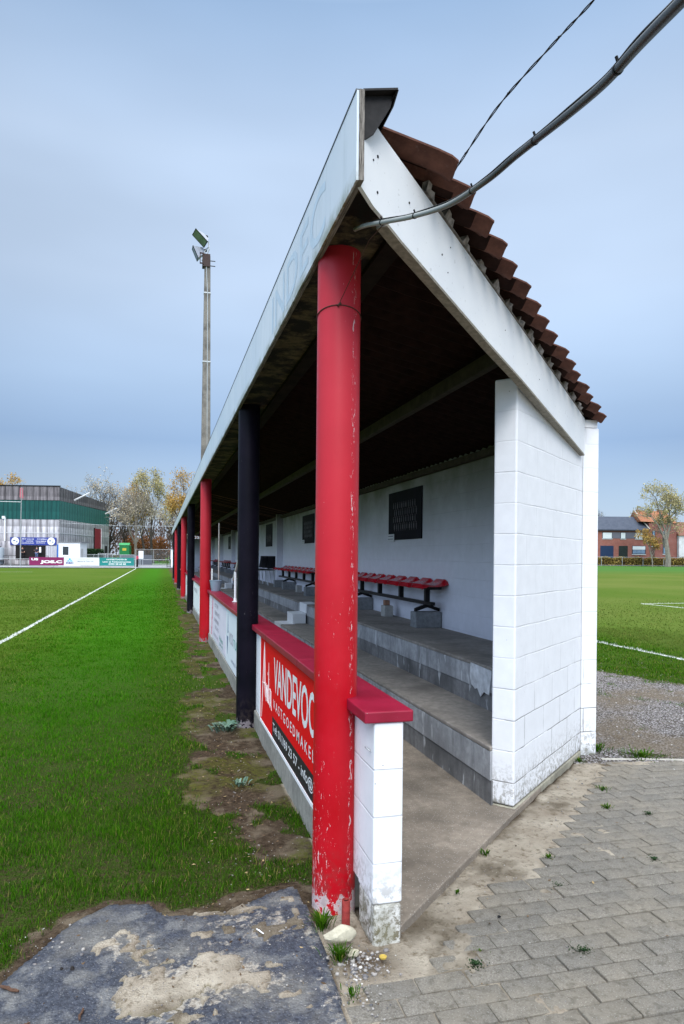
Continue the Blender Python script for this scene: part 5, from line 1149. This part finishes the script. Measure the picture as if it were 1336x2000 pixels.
# other small buildings and containers beyond the pitch
k = empty('shed', (-24.5, 99.5, 0), .0, 'white plastered annex at the far left edge', 'shed'); mb = MB(); mb.box(-6, 2.9, 0, 3, 0, 3.75); mb.build('wall', M_WHITE, k); mb = MB(); mb.box(-6.1, 3.0, -.1, 3.1, 3.755, 3.9); mb.build('roof', M_CLG, k)
k = empty('container', (-6.6, 114.9, 0), R(-8), 'green metal container under the trees', 'container'); mb = MB(); mb.box(0, 1.55, 0, 1.9, .2, 3.05); mb.build('body', mat_flat('green_paint', (.012, .17, .05), .6, .1, 3), k, bevel=.04)
mb = MB(); mb.slab([(-.05, -.06, 3.06), (1.6, -.06, 3.06), (1.6, .6, 3.4), (-.05, .6, 3.4)], (0, 0, .06)); mb.build('lid', mat_flat('light_green_paint', (.06, .34, .12), .6), k); mb = MB(); mb.box(.5, 1.1, -.02, -.002, 2.2, 2.6); mb.build('plate', mat_flat('yellow_plate', (.5, .4, .05), .6), k)
k = empty('board_on_legs', (-2.75, 97, 0), 0, 'blank white board on legs behind the small gate', 'sign'); mb = MB(); mb.box(-.30, .33, 0, .04, 1.05, 2.1); mb.build('panel', M_WHITE, k)
for x in (-.22, .25):
    mb = MB(); mb.box(x-.03, x+.03, .05, .10, 0, 1.9); mb.build('leg', M_STEEL, k)
k = empty('cabin', (1.15, 92, 0), 0, 'white cabin cut off by the far end of the stand', 'cabin'); mb = MB(); mb.box(0, 3, 0, 3, 0, 2.35); mb.build('wall', mat_flat('white_panel2', (.72, .73, .76), .6, .05, 2, bump=0), k); mb = MB(); mb.box(-.08, 3.1, -.08, 3.1, 2.352, 2.45); mb.build('roof', M_CLG, k)
k = empty('bin', (-2.92, 85.4, 0), 0, 'dark bin beside the corner post', 'bin'); mb = MB(); mb.box(-.2, .2, -.2, .2, .12, 1.0); mb.build('body', M_BLACK, k, bevel=.03); mb = MB(); mb.box(-.22, .22, -.22, .22, 1.005, 1.08); mb.build('lid', M_BLACK, k, bevel=.02)
k = empty('wall_screen', (-4.4, 108, 0), 0, 'low dark grey wall behind the white board', 'wall'); mb = MB(); mb.box(-1.8, 3.0, 0, .3, 0, 1.55); mb.build('panel', mat_flat('dark_grey_wall', (.10, .11, .13), .8), k)
r_ = empty('hedge', (-10.4, 107.6, 0), R(60), 'clipped dark green hedge against the hall wall', 'hedge'); n = 2600; P = rng.uniform(0, 1, (n, 3))*[5.0, 1.1, 1.4]+[-1.2, 0, 1.0]; leafcloud(P, .22, LF['dark'], 'foliage', r_); mb = MB(); mb.box(-1.1, 3.7, .15, .95, 0, 2.2); mb.build('core', LF['dark'], r_)
# fences and railings
def rail_fence(name, p0, p1, h, label, step=1.5, bars=True, r=.022, group=None, mat=M_STEEL, mid=0):
    p0, p1 = Vector(p0), Vector(p1); d = (p1-p0); ln = d.length; d.normalize(); f = empty(name, p0, math.atan2(d.y, d.x), label, 'fence', group); n = max(1, int(ln/step))
    for i in range(n+1):
        m_ = MB(); m_.tube([(ln*i/n, 0, 0), (ln*i/n, 0, h)], r*1.3, 6); m_.build('post', mat, f)
    m_ = MB(); m_.tube([(0, 0, h), (ln, 0, h)], r, 6); m_.build('top_rail', mat, f); m_ = MB(); m_.tube([(0, 0, .15), (ln, 0, .15)], r, 6); m_.build('bottom_rail', mat, f)
    if bars:
        m_ = MB(); k = int(ln/.13)
        for i in range(k): m_.tube([(ln*(i+.5)/k, 0, .15), (ln*(i+.5)/k, 0, h)], r*.45, 4, cap=False)
        m_.build('bar_panel', mat, f)
    return f
MGAL = mat_flat('galvanised', (.42, .44, .46), .5, .1, 9, metal=.3, bump=0)
rail_fence('railing', (-10.4, 95.8, .3), (-3.5, 94.2, .3), 1.25, 'grey barred railing behind the white and teal boards', mat=MGAL)
rail_fence('mesh_fence', (-4.1, 114, 0), (1.6, 113, 0), 2.45, 'tall galvanised mesh fence in front of the far field', step=2.2, mat=MGAL)
rail_fence('low_gate', (-2.5, 86.2, 0), (.9, 86.0, 0), 1.0, 'low open gate with dark end posts behind the goal line', step=3.2, bars=False, mat=MGAL)
rail_fence('dark_gate', (.62, 85.6, 0), (1.05, 85.2, 0), 1.05, 'short dark barred gate beside the stand', step=.4, mat=M_BLACK)
rail_fence('stair_rail', (-21.8, 98.2, .1), (-19.0, 99.0, .3), 2.2, 'steel stair railing beside the hall entrance', step=.7, mat=MGAL)
rail_fence('crush_barrier', (-8.5, 100, .2), (-6.6, 99.8, .2), 1.5, 'short grey barrier near the hall corner', step=.9, mat=MGAL)
rail_fence('bar_rail', (-20.5, 97.0, .76), (-14.4, 96.4, .76), .55, 'dark low railing along the terrace in front of the entrance', step=1.2, mat=M_BLACK)
# perimeter rail with boards
pf = rail_fence('perimeter_rail', (-34, 82.95, 0), (-2.95, 82.95, 0), 1.02, 'low grey perimeter rail that carries the boards behind the goal line', step=3.9, bars=False, mat=MGAL)
GP = 'boards on the perimeter rail behind the goal line'
def pboard(x0, x1, c, label):
    b = empty('advertising_board', (x0, 82.86, .30), 0, label, 'sign', GP); m_ = MB(); m_.box(0, x1-x0, -.02, .02, 0, .92); m_.build('panel', mat_flat('board_'+label.split()[0], c, .5, .03, 3, bump=0), b); return b
def ptext(b, s, x, z, w, h, mat, bold=.02): return text(s, (x, -.0215, z), (1, 0, 0), (0, 0, 1), w, h, mat, b, bold=bold, depth=.003)
b = pboard(-14.35, -10.72, (.20, .012, .085), 'maroon board reading US JOS.C'); ptext(b, 'US', .22, .55, .72, .26, MW, .05); ptext(b, 'JOS.C', 1.15, .15, 2.3, .42, MW, .06)
b = pboard(-10.70, -6.92, (.66, .66, .67), 'white board with a light blue bank logo'); ptext(b, 'KBC', .22, .18, .78, .20, mat_flat('navy_print', (.02, .05, .25), .5), .05)
m_ = MB(); m_.slab([(.28, -.024, .45), (.93, -.024, .45), (.76, -.024, .62), (.60, -.024, .47), (.44, -.024, .62)], (0, -.004, 0)); m_.tube([(.60, -.022, .70), (.60, -.028, .70)], .11, 12); m_.build('logo', mat_flat('light_blue_print', (.05, .42, .70), .5), b)
ptext(b, 'Matthé & Thijs NV', 1.45, .36, 1.7, .17, MBL, .01); ptext(b, 'verzekeringen', 1.45, .66, 1.3, .07, MGY, 0); ptext(b, 'www.kbc.be', 1.7, .12, 1.1, .07, MGY, 0)
b = pboard(-6.90, -3.09, (.012, .20, .19), 'teal board with three white lines of text'); ptext(b, 'VANDERSTRAETEN BV', .72, .63, 2.3, .17, MW, .02); ptext(b, 'Land- en Tuinbouwmachines', .35, .36, 3.1, .17, MW, .02); ptext(b, '0493 58 60 88', 1.0, .10, 1.9, .18, MW, .02)
b = pboard(-21.0, -18.0, (.62, .62, .64), 'pale board at the left edge of the perimeter rail'); ptext(b, 'SPORT', .4, .3, 2.2, .3, MBL)
# corner flag, flagpole with net cable
k = empty('corner_flag', (-2.86, 81.6, 0), 0, 'corner flag with a small red pennant where the touchline ends', 'corner flag'); m_ = MB(); m_.tube([(0, 0, 0), (0, 0, 1.5)], .025, 8); m_.build('pole', M_WHITE, k); m_ = MB(); m_.slab([(0, 0, 1.5), (.32, .02, 1.42), (.3, .0, 1.12), (0, 0, 1.02)], (0, .01, 0)); m_.build('flag', mat_flat('red_flag', (.45, .06, .10), .8), k)
k = empty('flagpole', (-15.38, 83.55, 0), 0, 'thin flagpole with a limp pink flag in front of the hall', 'flagpole'); m_ = MB(); m_.tube([(0, 0, 0), (0, 0, 4.5), (.05, 0, 9.1)], [.07, .055, .035], 8); m_.build('pole', mat_flat('grey_pole', (.30, .31, .33), .6), k)
m_ = MB(); m_.slab([(-.12, 0, 9.0), (.18, .03, 9.0), (.22, .05, 7.9), (.02, .05, 7.7), (-.15, .02, 8.0)], (0, .03, 0)); m_.build('flag', mat_flat('pink_flag', (.50, .16, .20), .8), k)
k = empty('net_cable', (-26, 84, 7.45), 0, 'pale horizontal tube running left from the flagpole', 'tube'); m_ = MB(); m_.tube([(0, 0, 0), (10.6, -.45, -.05)], .045, 6); m_.build('tube', MGAL, k)
k = empty('telephone_wire', (-9.0, 90, 5.5), 0, 'thin pale wire crossing in front of the trees', 'wire'); m_ = MB(); m_.tube([(-3, 0, -.1), (4, 0, -.30), (12, 0, -.25)], .016, 4); m_.build('strand', MGAL, k)
k = empty('water_tank', (-20.4, 97.2, .0), 0, 'grey cylindrical tank beside the stair railing', 'tank'); m_ = MB(); lathe(m_, [(0, .2), (.55, .2), (.55, 2.2), (.45, 2.35), (0, 2.4)], 20); m_.build('body', mat_flat('grey_tank', (.28, .32, .36), .6), k, smooth=40); m_ = MB(); lathe(m_, [(.2, 2.38), (.2, 2.5), (0, 2.5)], 12); m_.build('lid', M_BLACK, k)

# ---------------------------------------------------------------- floodlight mast beyond the far end of the stand
def mast():
    k = empty('floodlight_mast', (3.32, 55.6, 0), 0, 'tall concrete floodlight mast rising above the stand roof', 'floodlight')
    H = 25.55; m_ = MB(); w0, w1 = .44, .225
    def ring(z, w): return [(-w, -w*.8, z), (w, -w*.8, z), (w, w*.8, z), (-w, w*.8, z)]
    lv = [0, 8, 16, H]; vs = []
    for z in lv: vs += ring(z, w0+(w1-w0)*z/H)
    m_.add(vs, [(i*4+j, i*4+(j+1) % 4, (i+1)*4+(j+1) % 4, (i+1)*4+j) for i in range(3) for j in range(4)]+[(12, 13, 14, 15)])
    m_.build('pole', mat_concrete('mast_concrete', (.22, .20, .18), stain=.9), k, bevel=.05)
    m_ = MB(); m_.tube([(.10, -w0*.8*.75, 7), (.05, -.23, 18), (.02, -.215, 22.5), (-.12, -.22, 25.1)], .035, 6); m_.build('conduit', MGAL, k)
    for z in (17.0, 22.5):
        w = w0+(w1-w0)*z/H; m_ = MB(); m_.box(-w-.02, w+.02, -w*.8-.02, w*.8+.02, z, z+.10); m_.build('band', MGAL, k)
    m_ = MB(); m_.box(-.62, -.30, -.35, -.28, 24.75, 24.85); m_.box(-.62, -.30, -.35, -.28, 25.55, 25.65); m_.box(-.62, -.56, -.35, -.28, 24.75, 25.65); m_.box(-.4, .2, -.30, .3, 24.6, 25.6); m_.build('bracket', mat_flat('rusty_bracket', (.05, .03, .028), .7), k)
    m_ = MB(); m_.box(.2, .62, -.05, 0, 25.15, 25.2); m_.box(.2, .62, -.05, 0, 24.75, 24.8); m_.build('step_iron', M_BLACK, k)
    MH = mat_flat('lamp_housing', (.40, .42, .48), .4, .1, 6, metal=.4, bump=0); MG_ = mat_flat('lamp_glass', (.08, .12, .08), .12, .2, 2, spec=.6, bump=0)
    def lamp(c, ax, up, w, h, d):      # truncated pyramid housing; ax = facing direction
        ax = Vector(ax).normalized(); up = Vector(up); rt = ax.cross(up).normalized(); up = rt.cross(ax).normalized(); c = Vector(c); m_ = MB(); vs = []
        for dist, f in ((0, 1), (-d, .42)):
            for a, b_ in ((-1, -1), (1, -1), (1, 1), (-1, 1)): vs.append(c+ax*dist+rt*a*w/2*f+up*b_*h/2*f)
        m_.add(vs, [(0, 1, 5, 4), (1, 2, 6, 5), (2, 3, 7, 6), (3, 0, 4, 7), (4, 5, 6, 7)]); hs = m_.build('lamp_housing', MH, k)
        m_ = MB(); q = [c+ax*.01+rt*a*w/2*.93+up*b_*h/2*.93 for a, b_ in ((-1, -1), (1, -1), (1, 1), (-1, 1))]; m_.slab(q, ax*.015); m_.build('glass', MG_, hs)
        m_ = MB(); fr = [c+ax*.015+rt*a*w/2+up*b_*h/2 for a, b_ in ((-1, -1), (1, -1), (1, 1), (-1, 1), (-1, -1))]; m_.tube(fr, .03, 5); m_.build('rim', M_BLACK, hs)
        m_ = MB(); m_.tube([c-ax*(d+.0), c-ax*(d+.22)], .12, 10); m_.build('gear_box', M_BLACK, hs, smooth=40)
        return hs
    lamp((-.62, -.35, 26.75), (-.62, -.62, -.48), (-.52, .25, .81), .62, 1.35, .7)
    lamp((-.95, .25, 25.75), (-.95, -.05, -.42), (-.3, 0, 1), .7, 1.0, .75)
    m_ = MB(); m_.tube([(-.1, -.1, 25.5), (.12, -.1, 26.1), (.05, -.05, 26.7)], .05, 6); m_.tube([(-.45, -.1, 25.1), (-.2, -.1, 25.9), (.05, -.1, 26.2)], .045, 6); m_.tube([(-.3, .1, 25.3), (-.3, .2, 25.8)], .05, 6); m_.build('yoke', MGAL, k)
mast()

# ---------------------------------------------------------------- houses, hedge and tree beyond the second pitch
def away(xc, zc, z=0):           # plan position from sideways and forward distance
    c, s = math.cos(R(YAW)), math.sin(R(YAW)); return (xc*c+zc*s, -xc*s+zc*c, z)
def mat_brick(name, a, b):
    t = NT(name, .9, .15); o = t.obj(); x, y, z = t.sep(o); bt = t.n('ShaderNodeTexBrick'); bt.inputs['Scale'].default_value = 1; bt.inputs['Brick Width'].default_value = .22; bt.inputs['Row Height'].default_value = .07; bt.inputs['Mortar Size'].default_value = .008
    bt.inputs['Color1'].default_value = (*a, 1); bt.inputs['Color2'].default_value = (*b, 1); bt.inputs['Mortar'].default_value = (.25, .2, .18, 1); t.L(t.comb(t.math('ADD', x, y), z, 0.), bt.inputs[0])
    t.col(t.mix(t.math('MULTIPLY', t.rng(t.noise(o, .7, 4), .4, .7), .35), bt.outputs[0], tuple(v*.5 for v in a))); return t.m
def mat_tiles(name, a, b, row=.3):
    t = NT(name, .75, .3); o = t.obj(); x, y, z = t.sep(o); n = t.noise(o, 1.2, 5, .7); n2 = t.noise(t.comb(t.math('MULTIPLY', x, 3), 0., z), 1.5, 3, .7)
    w = t.math('SINE', t.math('MULTIPLY', z, 2*math.pi/row)); c = t.mix(t.rng(n, .35, .65), a, b); c = t.mix(t.math('MULTIPLY', t.rng(w, .5, 1), .4), c, tuple(v*.4 for v in a)); t.col(t.mix(t.math('MULTIPLY', t.rng(n2, .55, .7), .4), c, tuple(v*.6 for v in a))); t.bump(w, .6, .05); return t.m
MBR = mat_brick('red_brick', (.27, .075, .055), (.34, .11, .08)); MBR2 = mat_brick('dark_red_brick', (.20, .055, .045), (.26, .08, .06)); MSL = mat_tiles('slate_tiles', (.050, .062, .090), (.075, .088, .12)); MOR = mat_tiles('orange_tiles', (.26, .09, .04), (.36, .16, .09)); MBRN = mat_tiles('brown_tiles', (.17, .07, .05), (.24, .11, .08))
MGP = mat_flat('grey_panel', (.13, .13, .16), .6, .05, 3, bump=0); MBLK = mat_flat('dark_frame', (.03, .035, .05), .5, .1, 3, bump=0); MSHUT = mat_flat('white_shutter', (.62, .66, .68), .6, .05, 3, bump=0); MGAR = mat_flat('dark_blue_garage', (.010, .028, .075), .5, .1, 3, bump=0); MWIN = mat_flat('window_glass', (.12, .20, .30), .1, .2, 3, spec=.6, bump=0)
def house():
    zc = 165.; m = zc/1333
    X = lambda px: (px-668)*m; Z = lambda py: 1.64+(1091.5-py)*m
    def H(nm, x_, label): return empty(nm, away(X(x_), zc), R(-YAW), label, 'house', 'brick houses beyond the second pitch')
    def win(h, x0, x1, y0, y1, ox, shut=1.0, mull=0, frame=MBLK, glass=MWIN):
        a, b_, c, d = X(x0)-X(ox), X(x1)-X(ox), Z(y1), Z(y0); m_ = MB(); m_.box(a, b_, -.06, -.002, c, d); w = m_.build('window', frame, h)
        m_ = MB(); sz = d-(d-c)*shut; m_.box(a+.12, b_-.12, -.08, -.061, sz+.08, d-.12); m_.build('shutter', MSHUT, w)
        if shut < 1:
            n = mull+1
            for i in range(n):
                u0 = a+.15+(b_-a-.3)*i/n; u1 = a+.15+(b_-a-.3)*(i+1)/n; m_ = MB(); m_.box(u0+.04, u1-.04, -.078, -.061, c+.15, sz+.02); m_.build('pane', glass, w)
        m_ = MB(); m_.box(a-.05, b_+.05, -.14, -.002, c-.14, c-.01); m_.build('sill', MSHUT, w)
    # house one: hipped slate roof
    ox = 1155; h = H('brick_house', ox, 'red brick house with a dark hipped slate roof and blue garage door'); x1 = X(1268)-X(ox); x0 = 0.; ev = Z(1035); rg = Z(1007)
    m_ = MB(); m_.box(x0, x1, 0, 8, -1.5, ev); m_.build('wall', MBR, h)
    r0, r1 = X(1181)-X(ox), X(1253)-X(ox); m_ = MB(); m_.add([(x0-.3, -.4, ev), (x1, -.4, ev), (x1, 8.4, ev), (x0-.3, 8.4, ev), (r0, 4, rg), (x1-1.7, 4, rg)], [(0, 1, 5, 4), (1, 2, 5), (2, 3, 4, 5), (3, 0, 4), (0, 3, 2, 1)]); m_.build('roof', MSL, h)
    m_ = MB(); m_.box(x0-.3, x1, -.52, -.41, ev-.22, ev+.06); m_.build('gutter', MBLK, h)
    for a, b_ in ((1196, 1212), (1222.5, 1240.5)): m_ = MB(); m_.box(X(a)-X(ox)+.01, X(b_)-X(ox)-.01, -.05, -.002, Z(1051.5), Z(1039.5)); m_.build('panel', MGP, h)
    win(h, 1176.5, 1196, 1039.5, 1052, ox); win(h, 1212, 1222.5, 1039.5, 1052, ox); win(h, 1240.5, 1257, 1039.5, 1052, ox); win(h, 1235, 1261.5, 1065.5, 1082, ox, .5, 2)
    m_ = MB(); m_.box(X(1173)-X(ox), X(1198.7)-X(ox), -.05, -.002, -.8, Z(1066)); m_.build('garage_door', MGAR, h)
    m_ = MB(); m_.box(X(1209)-X(ox), X(1226.5)-X(ox), -.05, -.002, -.8, Z(1066)); d_ = m_.build('door', mat_flat('dark_porch', (.012, .02, .018), .6, .3, 2, bump=0), h); m_ = MB(); m_.box(X(1221)-X(ox), X(1224)-X(ox), -.07, -.051, .2, 2.2); m_.build('side_light', MBLK, d_)
    # house two: orange roof
    ox = 1268.5; h = H('brick_house', ox, 'old red brick house with a rusty orange tiled roof and chimney'); x1 = X(1324)-X(ox); ev = Z(1021); rg = Z(995)
    m_ = MB(); m_.box(0, x1, .3, 8, -1.5, ev); m_.build('wall', MBR2, h); m_ = MB(); m_.add([(-2.0, -.1+.2, ev+.4), (x1, .1, ev), (x1, 8.4, ev), (-2.0, 8.4, ev), (-2.3, 4, rg), (x1-1.4, 4, rg)], [(0, 1, 5, 4), (1, 2, 5), (2, 3, 4, 5), (3, 0, 4), (0, 3, 2, 1)]); rf = m_.build('roof', MOR, h)
    m_ = MB(); m_.slab([(-2.35, 3.6, rg+.15), (-2.05, 3.6, rg+.15), (.15, -.2, ev-1.4), (-.15, -.2, ev-1.4)], (0, .35, 0)); m_.build('verge', mat_flat('pale_verge', (.35, .33, .30), .9), rf)
    m_ = MB(); m_.box(-1.6, -.7, 3.4, 4.2, rg-1.2, rg+.3); m_.tube([(-1.2, 3.8, rg+.3), (-1.2, 3.8, rg+1.2)], .12, 6); m_.build('chimney', MBR2, rf); m_ = MB(); m_.box(3.6, 4.6, 3.4, 4.2, rg-1.2, rg+.35); m_.build('chimney', MBR2, rf)
    win(h, 1296, 1304.5, 1062, 1081, ox, .15, 0); win(h, 1275, 1281, 1036, 1049, ox, .1); win(h, 1296, 1303, 1036, 1049, ox, .2)
    for o in h.children:
        if o.name.startswith('window'): o.location.y = .3
    m_ = MB(); m_.box(X(1273.5)-X(ox), X(1280)-X(ox), .22, .298, -.6, Z(1060)); d_ = m_.build('door', mat_flat('brown_door', (.07, .035, .03), .6), h); m_ = MB(); m_.box(X(1273.5)-X(ox), X(1280)-X(ox), .20, .219, Z(1067), Z(1066)); m_.build('fanlight', MSHUT, d_)
    # house three: white front cut by the frame
    ox = 1324.5; h = H('white_house', ox, 'white fronted house with a brown tiled roof at the right edge'); x1 = 12.; ev = Z(1045); rg = Z(1017); m_ = MB(); m_.box(0, x1, -.6, 7, -1.5, ev); m_.build('wall', mat_flat('grubby_white_render', (.55, .55, .57), .8, .25, .6, bump=0), h)
    m_ = MB(); m_.add([(-.2, -.9, ev), (x1, -.9, ev), (x1, 7.4, ev), (-.2, 7.4, ev), (-.2, 3.4, rg), (x1, 3.4, rg)], [(0, 1, 5, 4), (1, 2, 5), (2, 3, 4, 5), (3, 0, 4), (0, 3, 2, 1)]); m_.build('roof', MBRN, h)
    m_ = MB(); m_.box(6, 7.5, -.66, -.601, 1.2, 3); m_.build('window', MWIN, h)
house()
hp = away(12, 158)
r_ = empty('hedge', hp, R(-YAW), 'long autumn hedge with yellow and brown leaves below the houses', 'hedge'); n = 30000; P = rng.uniform(0, 1, (n, 3))*[88, 1.4, 2.0]+[0, -.4, .0]; P[:, 2] *= 1.0+.12*np.sin(P[:, 0]*1.7)
leafcloud(P, .34, LF['hedge'], 'foliage', r_); mb = MB(); mb.box(.3, 87.7, .1, .8, 0, 1.75); mb.build('core', LF['brown'], r_)
rail_fence('wire_fence', away(12, 157.0), away(98, 157.0), 2.05, 'thin grey wire fence in front of the autumn hedge', step=4.6, bars=False, mat=mat_flat('grey_wire', (.30, .32, .34), .6, .1, 5, bump=0), r=.045)
tree(away(71.7, 150), 19.4, 5.8, 6.5, 4200, 'green', 'big pollarded tree with thin yellow green leaves in front of the houses', 31, bark=M_BARK2, lsize=.36, sparse=.48, trunk_r=.62, group='trees beyond the second pitch')
tree(away(69.2, 152), 8.6, 3.4, 3.6, 1200, 'yellow', 'low ochre tree between the slate and orange roofed houses', 32, bark=M_BARK2, lsize=.32, sparse=.7, trunk_r=.16, group='trees beyond the second pitch')
tree(away(75.5, 200), 16.5, 3.4, 7, 400, 'pale', 'small bare tree top behind the slate roofed house', 33, lsize=.3, sparse=.3, group='trees beyond the second pitch')

def far_wood():
    n = 14000; P = np.stack([rng.uniform(0, 62, n), rng.uniform(0, 14, n), rng.random(n)**.7*9.5*(.75+.25*rng.random(n))], 1); P[:, 2] *= .7+.5*fbm(P[:, 0], P[:, 0]*0, .12, 3, 5)
    r_ = empty('woodland', away(-22, 215), R(-YAW)); m_ = MB()
    for i in range(90): x = rng.uniform(0, 62); y = rng.uniform(0, 14); m_.tube([(x, y, 0), (x+rng.normal(0, .5), y, rng.uniform(5, 8))], [.2, .05], 4, cap=False)
    bpy.data.objects.remove(r_); o = m_.build('woodland', M_BARK); o.location = away(-22, 215); o.rotation_euler.z = R(-YAW); tag(o, 'low line of autumn trees behind the second pitch', 'wood', kind='stuff'); leafcloud(P, .7, LF['brown'], 'wood_foliage', o)
far_wood()
